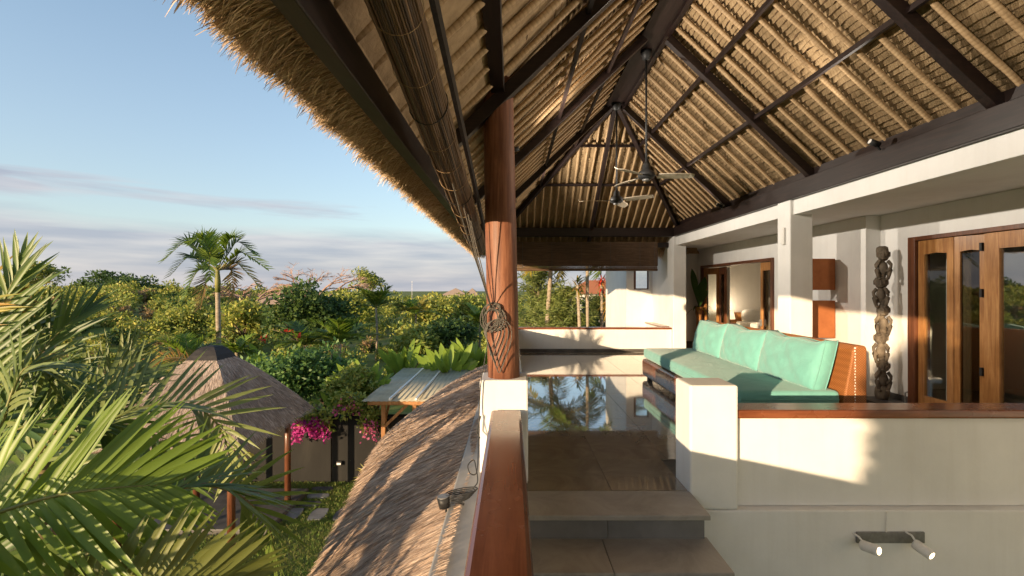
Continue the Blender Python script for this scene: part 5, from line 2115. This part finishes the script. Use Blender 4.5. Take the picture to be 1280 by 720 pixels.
# frond D: golden, at the bottom
build_frond(fp, [P(40, 770, 2.0), P(120, 742, 2.05), P(195, 726, 2.12), P(262, 722, 2.22), P(300, 730, 2.3)], 27, 0.36, 0.038, (0.0, -0.75, 0.65), GM['leaf_palm_mix'], GM['rachis_brown'], 0.013,
            True, seed=14, ang=62, lift=0.30, droop=0.10, segs=4, start=0.05, tipL=0.7)
extra = [
    # upright and arching fronds at the picture's edge
    ([P(-50, 600, 3.3), P(-30, 480, 3.4), P(0, 390, 3.5), P(28, 325, 3.6)], 24, 0.62, 0.040, (0.2, -1, 0.1), 'leaf_palm', 40, 0.1, 0.25),
    ([P(-20, 600, 3.5), P(15, 500, 3.6), P(60, 430, 3.7), P(110, 385, 3.9)], 22, 0.60, 0.036, (0.1, -1, 0.3), 'leaf_palm', 42, 0.1, 0.30),
    ([P(-30, 620, 3.0), P(5, 520, 3.05), P(30, 462, 3.1), P(62, 470, 3.2), P(88, 545, 3.3)], 28, 0.55, 0.036, (-0.3, -0.6, 0.8), 'leaf_palm_pale', 60, 0.1, 0.7),
    ([P(20, 610, 3.3), P(70, 540, 3.4), P(120, 490, 3.6), P(185, 462, 3.9)], 24, 0.62, 0.034, (0.0, -0.9, 0.5), 'leaf_palm_pale', 48, 0.15, 0.3),
    ([P(-60, 560, 3.6), P(-30, 470, 3.7), P(10, 420, 3.8), P(50, 400, 3.9)], 22, 0.62, 0.036, (0.1, -0.9, 0.4), 'leaf_palm', 45, 0.15, 0.3),
    ([P(-80, 640, 2.8), P(-30, 570, 2.9), P(40, 530, 3.0), P(110, 520, 3.2), P(150, 545, 3.3)], 26, 0.58, 0.036, (-0.1, -0.7, 0.7), 'leaf_palm', 55, 0.2, 0.35),
    ([P(0, 640, 3.6), P(60, 570, 3.7), P(130, 545, 3.9), P(200, 560, 4.0), P(240, 610, 4.1)], 26, 0.6, 0.036, (-0.1, -0.6, 0.8), 'leaf_palm', 55, 0.25, 0.35),
    ([P(-90, 690, 2.5), P(-40, 690, 2.5), P(20, 710, 2.5), P(80, 760, 2.5)], 22, 0.5, 0.04, (0.1, -0.8, 0.6), 'leaf_palm', 52, 0.1, 0.3),
    ([P(-140, 520, 3.3), P(-90, 430, 3.4), P(-40, 380, 3.5), P(10, 372, 3.6)], 22, 0.6, 0.036, (0.1, -0.9, 0.4), 'leaf_palm_gold', 45, 0.15, 0.3),
    ([P(-100, 650, 3.9), P(-40, 560, 4.0), P(30, 520, 4.2), P(95, 515, 4.3)], 24, 0.62, 0.036, (-0.1, -0.7, 0.7), 'leaf_palm', 55, 0.2, 0.35),
    ([P(40, 660, 4.2), P(90, 560, 4.3), P(135, 480, 4.4), P(165, 440, 4.5)], 22, 0.6, 0.034, (0.1, -1, 0.2), 'leaf_palm_pale', 42, 0.1, 0.3),
]
for i, (pts, nl, L, W, up, mt, ang, lf, dr) in enumerate(extra):
    build_frond(fp, pts, nl, L, W, up, GM[mt], GM['rachis'], 0.013, False, seed=40 + i, ang=ang, lift=lf, droop=dr, segs=4, start=0.12)

# a second clump nearer the villa wall, mostly beside the viewer: it shades the thatch slope
sp = empty('areca_palm', (-2.7, 0.4, GZ))
tag(sp, 'shorter clumping palm close to the villa beside the near end of the thatch', 'palm')
rg = random.Random(77)
for bx, by, tz in ((-2.6, 0.6, -1.75), (-2.9, -0.4, -1.7), (-2.3, -0.2, -1.95), (-3.1, 1.0, -1.6)):
    MB().tube([(bx, by, GZ - 0.1), (bx + 0.1, by, (GZ + tz) / 2), (bx + 0.15, by, tz)], [0.065, 0.05, 0.04], 9).build('stem', M['rachis_brown'], sp, True)
    for i in range(6):
        a = 2 * math.pi * (i + rg.uniform(-0.3, 0.3)) / 6
        if -0.9 < a < 0.9 or a > 5.4:
            a += 1.6
        e = rg.uniform(0.5, 1.1)
        cur = Vector((math.cos(a) * math.cos(e), math.sin(a) * math.cos(e), math.sin(e)))
        q = Vector((bx + 0.15, by, tz))
        pts = [q.copy()]
        for s_ in range(4):
            q = q + cur * 0.34
            q.z = min(q.z, -0.62)
            q.x = min(q.x, -1.55)
            pts.append(q.copy())
            cur = (cur + Vector((0, 0, -1)) * 0.36).normalized()
        build_frond(sp, pts, 20, 0.5, 0.04, (0.02, 0.03, 1), M['leaf_palm'], M['rachis'], 0.012, False, seed=rg.randint(0, 9999), segs=3, droop=0.5, lift=0.1)

# tree outside the picture whose leaves dapple the parapet and the wall by the totem
tree('broadleaf_tree', 'dense garden tree behind the viewer that dapples the stair parapet with shade', 'tree', (-3.9, -7.0, GZ), (-4.0, -6.9, 0.10), (1.6, 1.0, 1.35), M['leaf_mid'], 0.26, 90, 200, 91, 0.14, cr=0.30)

# ------------------------------------------------------------------ plants by the garden wall
tp = empty('tall_areca_palm')
tag(tp, 'slender tall palm with a pale trunk rising behind the pavilion', 'palm tree')
tb_ = Vector((P(273, 352, 16).x, 16, terrain(P(273, 352, 16).x, 16)))
tt_ = P(272, 338, 16)
tp.location = tb_
MB().tube([tb_ - Vector((0, 0, 0.2)), tb_.lerp(tt_, 0.4) + Vector((0.03, 0, 0)), tb_.lerp(tt_, 0.85), tt_], [0.11, 0.085, 0.075, 0.06], 12).build('trunk', M['palm_bark'], tp, True)
MB().tube([tb_.lerp(tt_, 0.86), tb_.lerp(tt_, 0.93), tt_ + Vector((0, 0, 0.2))], [0.08, 0.095, 0.04], 12).build('crownshaft', M['rachis'], tp, True)
for i, (ex, ey, mx, my, dd, mt) in enumerate((
        (204, 326, 232, 306, 15.6, 'leaf_palm'), (212, 345, 235, 325, 16.4, 'leaf_palm'), (236, 305, 252, 300, 15.3, 'leaf_palm_fresh'), (262, 292, 262, 305, 16.8, 'leaf_palm'),
        (299, 297, 288, 302, 15.5, 'leaf_palm_fresh'), (318, 318, 298, 306, 16.5, 'leaf_palm'), (334, 336, 305, 320, 15.7, 'leaf_palm_fresh'), (328, 362, 300, 335, 16.6, 'leaf_palm_gold'),
        (230, 372, 245, 345, 15.8, 'leaf_palm'), (262, 350, 262, 325, 14.9, 'leaf_palm'), (290, 375, 290, 345, 16.9, 'leaf_brown'), (250, 385, 256, 360, 16.6, 'leaf_brown'))):
    pts = [tt_, tt_.lerp(P(mx, my, (16 + dd) / 2), 0.6) + Vector((0, 0, 0.15)), P(mx, my, (16 + dd) / 2) + Vector((0, 0, 0.1)), P(ex, ey, dd)]
    build_frond(tp, pts, 26, 0.62, 0.068, (0.02, -0.3, 1), M[mt], M['rachis'], 0.02, False, seed=200 + i, segs=3, droop=0.35, lift=0.3, start=0.15)


def bougainvillea(c, r, label, mat, seed, nb=700, nf=900, low=0.5):
    root = empty('bougainvillea', (c[0], c[1], -3.3))
    tag(root, label, 'flowering shrub', 'bougainvillea on the garden wall')
    cent, rad = crown_clumps(c, r, 14, seed, 0.5)
    V, Q = leaf_cloud(cent, rad, nf // 14, 0.11, seed, 0.1, 0.6, 0.2)
    nmesh('foliage', V, Q, M['leaf_mid'], root)
    c2 = np.array(c) + np.array([0, -0.12, -r[2] * low])
    cent, rad = crown_clumps(tuple(c2), (r[0] * 0.95, r[1] * 0.9, r[2] * 0.95), 22, seed + 3, 0.34)
    V, Q = leaf_cloud(cent, rad, nb // 30, 0.072, seed + 9, 0.0, 0.85, 0.2)
    nmesh('blossom', V, Q, mat, root)
    m = MB()
    rg = random.Random(seed)
    for i in range(7):
        e = Vector(cent[i])
        m.tube([Vector((c[0], 11.95, -3.6)), Vector((c[0] + rg.uniform(-.2, .2), 11.75, -3.0)), e], [0.02, 0.014, 0.006], 5)
    m.build('stems', M['bark'], root)


c = P(392, 527, 11.55)
bougainvillea((c.x, c.y, c.z), (0.55, 0.28, 0.45), 'large magenta bougainvillea spilling over the dark wall beside the pavilion', M['blossom'], 21, 1100, 700)
c = P(436, 508, 11.6)
bougainvillea((c.x, c.y, c.z), (0.42, 0.26, 0.38), 'small pink bougainvillea spray in the middle of the dark wall top', M['blossom_pink'], 22, 200, 800, 0.2)
c = P(462, 525, 11.5)
bougainvillea((c.x, c.y, c.z), (0.30, 0.22, 0.42), 'pink bougainvillea sprig hanging beside the shelter post', M['blossom_pink'], 23, 220, 500, 0.75)


def clump_plant(name, label, base, n, L, W, mat, seed, spread=0.5, group=None, curl=0.35, sep=True, cat='plant'):
    root = empty(name, base)
    tag(root, label, cat, group)
    rg = random.Random(seed)
    m = MB()
    for i in range(n):
        a = rg.uniform(0, 6.28)
        tl_ = rg.uniform(0.1, spread)
        b = Vector(base) + Vector((math.cos(a) * 0.18 * rg.random(), math.sin(a) * 0.18 * rg.random(), 0))
        d = Vector((math.cos(a) * tl_, math.sin(a) * tl_, 1))
        l = L * rg.uniform(0.6, 1.1)
        stem = b + d.normalized() * l * rg.uniform(0.35, 0.8)
        v, f = broad_leaf(stem, d + Vector((math.cos(a) * 0.2, math.sin(a) * 0.2, 0)), l, W * rg.uniform(0.75, 1.2), curl * rg.uniform(0.3, 2), 7, Vector((-math.sin(a) * 0.3 + rg.uniform(-.6, .6), -1, 0.2)), 0.2, 0.55)
        if sep:
            lf = MB().add(v, f).build('leaf', mat, root, True)
            MB().tube([b, stem], [0.02, 0.012], 5).build('stalk', M['rachis'], lf)
        else:
            m.add(v, f)
    if not sep:
        m.build('leaves', mat, root, True)
    return root


def at_ground(px, d, py=None):
    p = P(px, 400, d)
    return Vector((p.x, p.y, terrain(p.x, p.y)))


c = P(452, 497, 13.4)
clump_plant('broadleaf_plant', 'bright yellow-green plant with paddle leaves right behind the shelter', (c.x, c.y, -3.7), 46, 0.95, 0.105, M['leaf_bright'], 31, 0.75, 'bright paddle-leaf plants')
c = P(425, 505, 13.0)
clump_plant('broadleaf_plant', 'bright paddle-leaf plant leaning over the middle of the dark wall', (c.x, c.y, -3.75), 22, 0.85, 0.09, M['leaf_bright'], 32, 0.9, 'bright paddle-leaf plants')
c = P(505, 470, 16.5)
clump_plant('broadleaf_plant', 'tall paddle-leaf plant rising beyond the back edge of the shelter roof', (c.x, c.y, -3.55), 34, 1.0, 0.10, M['leaf_bright'], 33, 0.6, 'bright paddle-leaf plants')
c = P(560, 460, 15.5)
clump_plant('broadleaf_plant', 'bright paddle-leaf plant between the shelter and the round column', (c.x, c.y, -3.55), 46, 1.05, 0.11, M['leaf_bright'], 34, 0.8, 'bright paddle-leaf plants')
c = P(592, 450, 16.5)
clump_plant('broadleaf_plant', 'bright paddle-leaf plant just beside the round column', (c.x, c.y, -3.4), 36, 1.05, 0.11, M['leaf_bright'], 35, 0.7, 'bright paddle-leaf plants')
c = P(340, 440, 18)
clump_plant('broadleaf_plant', 'paddle-leaf plant with red flowers above the pavilion eave', (c.x, c.y, -4.6), 26, 1.5, 0.16, M['leaf_bright'], 36, 0.8, 'bright paddle-leaf plants')
V, Q = leaf_cloud([tuple(P(361, 414, 17.5)), tuple(P(329, 424, 17.5)), tuple(P(372, 420, 18))], [(0.12, 0.1, 0.06)] * 3, 14, 0.14, 3, 0, 0.6)
fl_ = nmesh('red_flowers', V, Q, M['blossom_red'])
tag(fl_, 'few red flower heads above the paddle leaves behind the pavilion', 'flowers')
c = P(312, 452, 15)
clump_plant('broadleaf_plant', 'paddle-leaf plant close to the black cap of the pavilion', (c.x, c.y, -4.6), 20, 1.2, 0.13, M['leaf_bright'], 37, 0.7, 'bright paddle-leaf plants')
c = P(470, 590, 11.3)
clump_plant('grassy_tuft', 'dry yellow tuft at the foot of the shelter post', (c.x, c.y, GZ), 36, 0.5, 0.018, M['leaf_palm_gold'], 38, 0.9, None, 0.8, False)

# named trees and palms of the middle distance: (px, py of crown centre, depth, rx, rz in metres)
T = [
    ('broadleaf_tree', 'dark ferny tree leaning over the wall beside the pavilion eave', 352, 478, 13.6, 1.35, 1.05, 'leaf_fern', 0.16, 26, 130),
    ('broadleaf_tree', 'ferny dark tree behind the magenta flowers', 405, 470, 14.2, 1.25, 0.95, 'leaf_fern', 0.16, 26, 130),
    ('broadleaf_tree', 'small-leaved dark bush behind the middle of the dark wall', 440, 480, 12.9, 0.8, 0.55, 'leaf_mid', 0.13, 18, 110),
    ('broadleaf_tree', 'dense dark tree with an upright crown right of the tall palm', 372, 400, 26, 1.9, 2.2, 'leaf_dark', 0.28, 30, 130),
    ('broadleaf_tree', 'dark rounded tree below the bare pinkish trees', 408, 405, 27, 2.0, 1.8, 'leaf_dark', 0.28, 28, 130),
    ('broadleaf_tree', 'round green tree standing clear on the skyline', 460, 352, 58, 2.4, 1.7, 'leaf_mid', 0.32, 20, 110),
    ('broadleaf_tree', 'mid-green tree before the skyline tree', 440, 392, 40, 2.6, 2.0, 'leaf_mid', 0.35, 26, 110),
    ('broadleaf_tree', 'yellowish tree between the middle palms and the column', 540, 392, 42, 3.0, 1.8, 'leaf_yellow', 0.35, 28, 110),
    ('broadleaf_tree', 'olive tree directly beside the column on the slope', 585, 392, 46, 3.2, 2.0, 'leaf_mid', 0.36, 28, 110),
    ('broadleaf_tree', 'leafy tree low behind the shelter roof', 520, 430, 24, 1.8, 1.3, 'leaf_mid', 0.25, 24, 120),
    ('broadleaf_tree', 'dark tree behind the broad leaves at the column', 560, 425, 26, 2.0, 1.3, 'leaf_dark', 0.25, 24, 120),
    ('broadleaf_tree', 'dark skyline tree crown above the yellow scrub', 138, 358, 75, 4.5, 2.4, 'leaf_dark', 0.5, 26, 110),
    ('broadleaf_tree', 'darkest skyline tree on the left-hand rise', 168, 362, 72, 3.4, 2.2, 'leaf_dark', 0.5, 24, 110),
    ('broadleaf_tree', 'open-crowned tree at the top of the left-hand rise', 42, 345, 60, 3.6, 2.2, 'leaf_mid', 0.45, 20, 90),
    ('broadleaf_tree', 'yellow-green bushy tree below the dark skyline trees', 118, 385, 48, 3.0, 2.2, 'leaf_yellow', 0.38, 26, 120),
    ('broadleaf_tree', 'pale branching shrub alone on the yellow slope', 195, 390, 40, 1.2, 1.2, 'leaf_yellow', 0.25, 12, 60),
    ('broadleaf_tree', 'bushy tree left of the tall palm trunk', 238, 400, 34, 2.2, 1.4, 'leaf_mid', 0.3, 24, 110),
    ('broadleaf_tree', 'light green shrubby tree right of the tall palm trunk', 305, 402, 30, 1.9, 1.5, 'leaf_yellow', 0.28, 24, 110),
]
for i, (nm, lb, px, py, d, rx, rz, mt, lf, k, per) in enumerate(T):
    c = P(px, py, d)
    b = Vector((c.x, c.y, terrain(c.x, c.y)))
    tree(nm, lb, 'tree', b, c, (rx, rx, rz), M[mt], lf, k, per, 400 + i, 0.06 + 0.03 * rx, group='trees beyond the garden wall', cr=0.40)


def bare_tree(px, py, d, r, label, seed):
    c = P(px, py, d)
    b = Vector((c.x, c.y, terrain(c.x, c.y)))
    root = empty('bare_tree', b)
    tag(root, label, 'tree', 'bare pinkish trees on the skyline')
    rg = random.Random(seed)
    m, tw = MB(), MB()
    fork = b.lerp(c, 0.45)
    m.tube([b - Vector((0, 0, 0.2)), b.lerp(fork, 0.6) + Vector((0.15, 0, 0)), fork], [0.3, 0.24, 0.2], 8)

    def grow(p, dr, l, rad, lev):
        e = p + dr * l
        mid = p.lerp(e, 0.5) + Vector((rg.uniform(-.1, .1), rg.uniform(-.1, .1), rg.uniform(-.05, .1))) * l
        (m if lev < 3 else tw).tube([p, mid, e], [rad, rad * 0.8, rad * 0.55], 6 if lev < 3 else 3, False)
        if lev < 5:
            for _ in range(3 if lev < 3 else 4):
                nd = (dr + Vector((rg.uniform(-1, 1), rg.uniform(-1, 1), rg.uniform(-0.45, 0.5))) * 0.85).normalized()
                nd.z *= 0.6
                grow(e, nd.normalized(), l * rg.uniform(0.58, 0.8), rad * 0.55, lev + 1)
    for k in range(4):
        a = k * 1.57 + rg.uniform(-.4, .4)
        grow(fork, Vector((math.cos(a), math.sin(a), 0.9)).normalized(), r * 0.52, 0.19, 1)
    m.build('trunk', M['twig'], root, True)
    tag(tw.build('twigs', M['twig'], root), kind='stuff')


bare_tree(398, 350, 44, 4.0, 'wide flat-topped bare pinkish tree, the larger one, on the skyline', 61)
bare_tree(318, 357, 38, 2.6, 'bare pinkish tree right beside the tall palm crown', 62)

for i, (px, py, d, L, lb, mts) in enumerate((
        (470, 385, 30, 1.9, 'feathery palm standing mid-slope below the skyline tree', ['leaf_palm', 'leaf_palm_fresh']),
        (520, 392, 31, 1.8, 'yellow-green palm on the slope right of the feathery one', ['leaf_palm_fresh', 'leaf_palm_gold']),
        (425, 430, 20, 1.7, 'palm with long arching fronds above the ferny trees', ['leaf_palm_fresh', 'leaf_palm']),
        (382, 432, 20, 1.4, 'short palm behind the dark ferny trees', ['leaf_palm_fresh', 'leaf_palm']),
        (235, 448, 15.5, 1.3, 'young palm with pale fronds just left of the tall trunk', ['leaf_palm_pale', 'leaf_palm_fresh']),
        (296, 440, 15.2, 0.8, 'small fan of bright fronds beside the black pavilion cap', ['leaf_palm_fresh']),
        (600, 405, 28, 1.6, 'palm partly hidden by the round column', ['leaf_palm', 'leaf_palm_fresh']))):
    c = P(px, py, d)
    b = Vector((c.x, c.y, terrain(c.x, c.y)))
    palm('garden_palm', lb, b, c, 13, L, L * 0.42, [M[q] for q in mts], 70 + i, 0.07, 'palms beyond the garden wall', 0.05 + 0.0012 * d, 20, 0.9)
c = P(205, 462, 12.9)
df = empty('dead_frond', c)
tag(df, 'single dead orange frond drooping beside the pavilion roof', 'palm frond')
build_frond(df, [P(250, 452, 13.2), P(215, 447, 13), P(185, 455, 12.8), P(160, 480, 12.7)], 26, 0.55, 0.04, (0.05, -0.5, 1), M['leaf_orange'], M['rachis_brown'], 0.02, False, seed=9, droop=0.9, segs=3)

# hut and far house on the skyline
hut = empty('thatched_hut', P(342, 385, 45))
tag(hut, 'little brown hut roof half sunk in the trees under the bare branches', 'hut')
c = P(342, 380, 45)
g0 = terrain(c.x, c.y)
MB().add([(c.x - 1.5, 44, c.z), (c.x + 1.5, 44, c.z), (c.x + 1.5, 46.4, c.z), (c.x - 1.5, 46.4, c.z), (c.x - 1.0, 45.2, c.z + 0.75), (c.x + 1.0, 45.2, c.z + 0.75)],
         [(0, 1, 5, 4), (1, 2, 5), (2, 3, 4, 5), (3, 0, 4), (3, 2, 1, 0)]).build('roof', M['thatch_grey_core'], hut)
for x in (-1.2, 1.2):
    for y in (44.3, 46.1):
        part(hut, 'post', M['bark'], (c.x + x - 0.07, c.x + x + 0.07, y - 0.07, y + 0.07, g0, c.z))
part(hut, 'platform', M['bark'], (c.x - 1.2, c.x + 1.2, 44.3, 46.1, c.z - 1.3, c.z - 1.15))
fh = empty('far_house', P(573, 370, 150))
tag(fh, 'far pale house with a thatched roof on the hilltop beside the column', 'house')
c = P(572, 371, 150)
part(fh, 'wall', M['plaster'], (c.x - 4.2, c.x + 3.0, 150, 156, c.z - 6, c.z + 0.6))
for sx_, w_ in ((-1.0, 4.8), (4.6, 2.6)):
    MB().add([(c.x + sx_ - w_, 149, c.z + 0.4), (c.x + sx_ + w_, 149, c.z + 0.4), (c.x + sx_ + w_, 157, c.z + 0.4), (c.x + sx_ - w_, 157, c.z + 0.4), (c.x + sx_, 153, c.z + 2.9)],
             [(0, 1, 4), (1, 2, 4), (2, 3, 4), (3, 0, 4), (3, 2, 1, 0)]).build('roof', M['thatch_grey_core'], fh)
for i in range(4):
    part(fh, 'window', M['black'], (c.x - 3.6 + i * 1.6, c.x - 2.8 + i * 1.6, 149.96, 149.995, c.z - 1.6, c.z - 0.2))
ms = P(515, 368, 140)
mast = MB().tube([(ms.x, 140, ms.z - 8), (ms.x, 140, P(515, 351, 140).z)], 0.05, 6).build('mast', M['white_metal'])
tag(mast, 'thin far mast sticking up above the trees on the skyline', 'mast')


# scrub covering the slopes: one mass that cannot be counted
def scrub(name, label, bushes, mat, leaf_k, per, seed):
    g = np.random.default_rng(seed)
    cent, rad, sz = [], [], []
    parts_ = []
    for (x, y, r) in bushes:
        z = terrain(x, y)
        k = 5
        cc = np.array([x, y, z + r * 0.55]) + g.normal(0, 0.42, (k, 3)) * np.array([r, r, r * 0.5])
        rr_ = np.full((k, 3), r * 0.55) * g.uniform(0.6, 1.1, (k, 1))
        parts_.append(leaf_cloud(cc, rr_, per, leaf_k * (0.11 + math.hypot(x, y) * 0.0052), int(g.integers(1e9)), 0.1, 0.55, 0.3))
    V, Q = merge(parts_)
    o = nmesh(name, V, Q, mat)
    tag(o, label, name.replace('_', ' '), kind='stuff')


g = np.random.default_rng(5)


def field(n, d0, d1, a0, a1, r0, r1):
    out = []
    for _ in range(n):
        d = d0 + (d1 - d0) * g.uniform() ** 1.1
        t = g.uniform(a0, a1)
        out.append((t * d, d, g.uniform(r0, r1) * (0.8 + d * 0.008)))
    return out


scrub('yellow_scrub', 'sunlit yellow-green scrub covering the rising slope', field(300, 18, 95, -1.35, -0.50, 0.55, 1.15), M['leaf_yellow'], 0.76, 76, 1)
scrub('green_scrub', 'green scrub filling the slope between the palms', field(230, 18, 100, -0.80, 0.02, 0.55, 1.05), M['leaf_mid'], 0.76, 76, 2)
scrub('dark_scrub', 'dark thicket in the hollows of the slope', field(60, 18, 80, -1.2, 0.0, 0.5, 0.95), M['leaf_dark'], 0.76, 76, 3)
scrub('dry_scrub', 'brown dry scrub between the yellow bushes', field(130, 20, 95, -1.35, -0.30, 0.5, 0.9), M['leaf_brown'], 0.68, 64, 4)
scrub('hilltop_scrub', 'low far scrub along the skyline', field(150, 95, 180, -1.3, 0.3, 0.9, 1.5), M['leaf_mid'], 0.85, 50, 6)
scrub('wall_undergrowth', 'mixed leafy undergrowth right behind the dark wall', [(x, 12.6 + 1.6 * g.uniform(), g.uniform(0.5, 0.9)) for x in np.linspace(-9.5, -2.3, 26)], M['leaf_mid'], 0.9, 90, 7)

# ------------------------------------------------------------------ beyond the far parapet
def feather_tree(px, py, d, r, rz, label, seed, mat='leaf_feather'):
    c = P(px, py, d)
    b = Vector((c.x, c.y, GZ))
    root = empty('feathery_tree', b)
    tag(root, label, 'tree', 'feathery trees beyond the far parapet')
    rg = random.Random(seed)
    m = MB()
    topz = c.z + rz
    m.tube([b, (c.x + 0.1, c.y, (GZ + topz) / 2), (c.x, c.y, topz)], [0.12, 0.08, 0.02], 8)
    ends, rads = [], []
    for i in range(46):
        z = c.z - rz + 2 * rz * (i / 46)
        a = rg.uniform(0, 6.28)
        l = r * (1.05 - 0.7 * (i / 46)) * rg.uniform(0.7, 1.15)
        e = Vector((c.x + math.cos(a) * l, c.y + math.sin(a) * l, z + l * 0.30))
        s0 = Vector((c.x, c.y, z - 0.2))
        m.tube([s0, s0.lerp(e, 0.5) + Vector((0, 0, 0.12)), e], [0.022, 0.016, 0.005], 4, False)
        for f in (0.4, 0.6, 0.8, 1.0):
            ends.append(tuple(s0.lerp(e, f) + Vector((0, 0, 0.05))))
            rads.append((0.28 * r / 1.6, 0.28 * r / 1.6, 0.12))
    m.build('trunk', M['bark'], root)
    V, Q = leaf_cloud(ends, rads, 44, 0.26, seed, 0.5, 0.14, 0.1)
    nmesh('crown', V, Q, M[mat], root)


feather_tree(672, 385, 19, 1.5, 1.7, 'feathery conifer-like tree next to the column beyond the far parapet', 81)
feather_tree(706, 398, 17, 1.1, 1.0, 'lower feathery tree beneath the palm fronds beyond the far parapet', 82)
feather_tree(745, 402, 21, 1.1, 1.1, 'feathery tree between the two pale palm trunks beyond the parapet', 83)


def dracaena(px, y_head, d, label, seed, mats, trunk_top_px=None):
    c = P(px, y_head, d)
    b = Vector((P(px + R.uniform(-3, 5), y_head, d).x, d, GZ))
    root = empty('dracaena', b)
    tag(root, label, 'tree', 'spiky trees beyond the far parapet')
    MB().tube([b, b.lerp(c, 0.5) + Vector((0.05, 0, 0)), c], [0.075, 0.06, 0.05], 9).build('trunk', M['palm_bark'], root, True)
    rg = random.Random(seed)
    for i in range(46):
        a = rg.uniform(0, 6.28)
        e = rg.uniform(-0.9, 1.1)
        v, f = broad_leaf(c + Vector((0, 0, rg.uniform(-0.25, 0.15))), (math.cos(a) * math.cos(e), math.sin(a) * math.cos(e), math.sin(e)), rg.uniform(0.35, 0.62), 0.028, 1.2, 5, Vector((0, 0, 1)), 0.2, 0.4)
        MB().add(v, f).build('leaf', M[mats[i % len(mats)]], root, True)


dracaena(722, 356, 15.5, 'spiky tree with a yellow-green head on a pale trunk, nearest the column', 1, ['leaf_palm_gold', 'leaf_palm_gold', 'leaf_palm_fresh'])
dracaena(771, 378, 15.0, 'spiky yellow tree with a slim trunk against the white wing wall', 2, ['leaf_palm_gold', 'leaf_palm', 'leaf_palm_fresh'])
dracaena(761, 378, 16.2, 'spiky orange-tinged tree just left of the yellow one by the wing wall', 3, ['leaf_orange', 'leaf_palm_gold'])
dracaena(752, 352, 17.5, 'spiky tree with a red-brown head under the blind', 4, ['leaf_orange', 'blossom_red'])
c = P(690, 318, 17)
palm('coconut_palm', 'palm whose yellow-green fronds hang behind the blind near the column', (c.x - 0.3, 17, GZ), c + Vector((0, 0, 0.1)), 14, 2.0, 0.75, [M['leaf_palm_fresh'], M['leaf_palm_gold']], 90, 0.09, 'palms beyond the far parapet', 0.055, 28, 1.2, (-0.2, 0.9))
c = P(734, 300, 15.8)
palm('coconut_palm', 'tall pale-trunked palm in the middle of the far opening', (c.x, 15.8, GZ), c + Vector((0, 0, 0.2)), 13, 1.8, 0.7, [M['leaf_palm_fresh'], M['leaf_palm']], 94, 0.06, 'palms beyond the far parapet', 0.055, 28, 1.2, (-0.3, 0.9))
c = P(775, 322, 18.5)
palm('coconut_palm', 'dark green palm crown beside the white wing wall under the blind', (c.x, 18.5, GZ), c + Vector((0, 0, 0.2)), 13, 1.8, 0.7, [M['leaf_palm'], M['leaf_dark']], 97, 0.07, 'palms beyond the far parapet', 0.055, 26, 1.2, (-0.4, 0.9))
scrub('parapet_scrub', 'scrub and grasses beyond the far parapet', [(x, y, r) for x, y, r in zip(g.uniform(-1, 5, 60), g.uniform(21, 60, 60), g.uniform(0.8, 1.6, 60))], M['leaf_yellow'], 0.9, 70, 8)
nh = empty('neighbour_house', P(755, 372, 42))
tag(nh, 'white neighbouring house with orange roof seen between the far palm trunks', 'house')
c = P(755, 366, 42)
part(nh, 'wall', M['plaster'], (c.x - 2.6, c.x + 3.4, 42, 47, -5.2, c.z - 0.1))
M['tiles'] = simple('clay_tiles', [(0.3, (0.30, 0.10, 0.05)), (0.7, (0.42, 0.17, 0.08))], 12, 0.8, 0.15, 5, (3, 1, 1))
MB().add([(c.x - 3.0, 41.5, c.z - 0.1), (c.x + 3.8, 41.5, c.z - 0.1), (c.x + 3.8, 47.5, c.z - 0.1), (c.x - 3.0, 47.5, c.z - 0.1), (c.x - 1.2, 44.5, c.z + 1.2), (c.x + 2.0, 44.5, c.z + 1.2)],
         [(0, 1, 5, 4), (1, 2, 5), (2, 3, 4, 5), (3, 0, 4), (3, 2, 1, 0)]).build('roof', M['tiles'], nh)
for i in range(3):
    part(nh, 'window', M['black'], (c.x - 2.0 + i * 1.7, c.x - 1.1 + i * 1.7, 41.96, 41.995, c.z - 1.9, c.z - 0.8))
bw = part(None, 'boundary_wall', M['plaster_in'], (P(738, 400, 26).x, P(790, 400, 26).x, 26, 26.2, GZ, P(760, 391, 26).z), bevel=0.01)
tag(bw, 'beige boundary wall low behind the spiky trees', 'wall')
bank = MB()
V, Q = [], []
for i in range(13):
    for j in range(5):
        x = P(735, 400, 23).x + 3.2 * i / 12
        y = 22 + j * 0.9
        V.append((x, y, GZ + 3.0 * math.sin(math.pi * (j + 0.4) / 5.2) * (0.55 + 0.45 * math.sin(math.pi * i / 12)) + R.uniform(-.08, .08)))
for i in range(12):
    for j in range(4):
        a = i * 5 + j
        Q.append((a, a + 5, a + 6, a + 1))
b_ = nmesh('earth_bank', V, Q, M['soil'], None, True)
tag(b_, kind='structure')
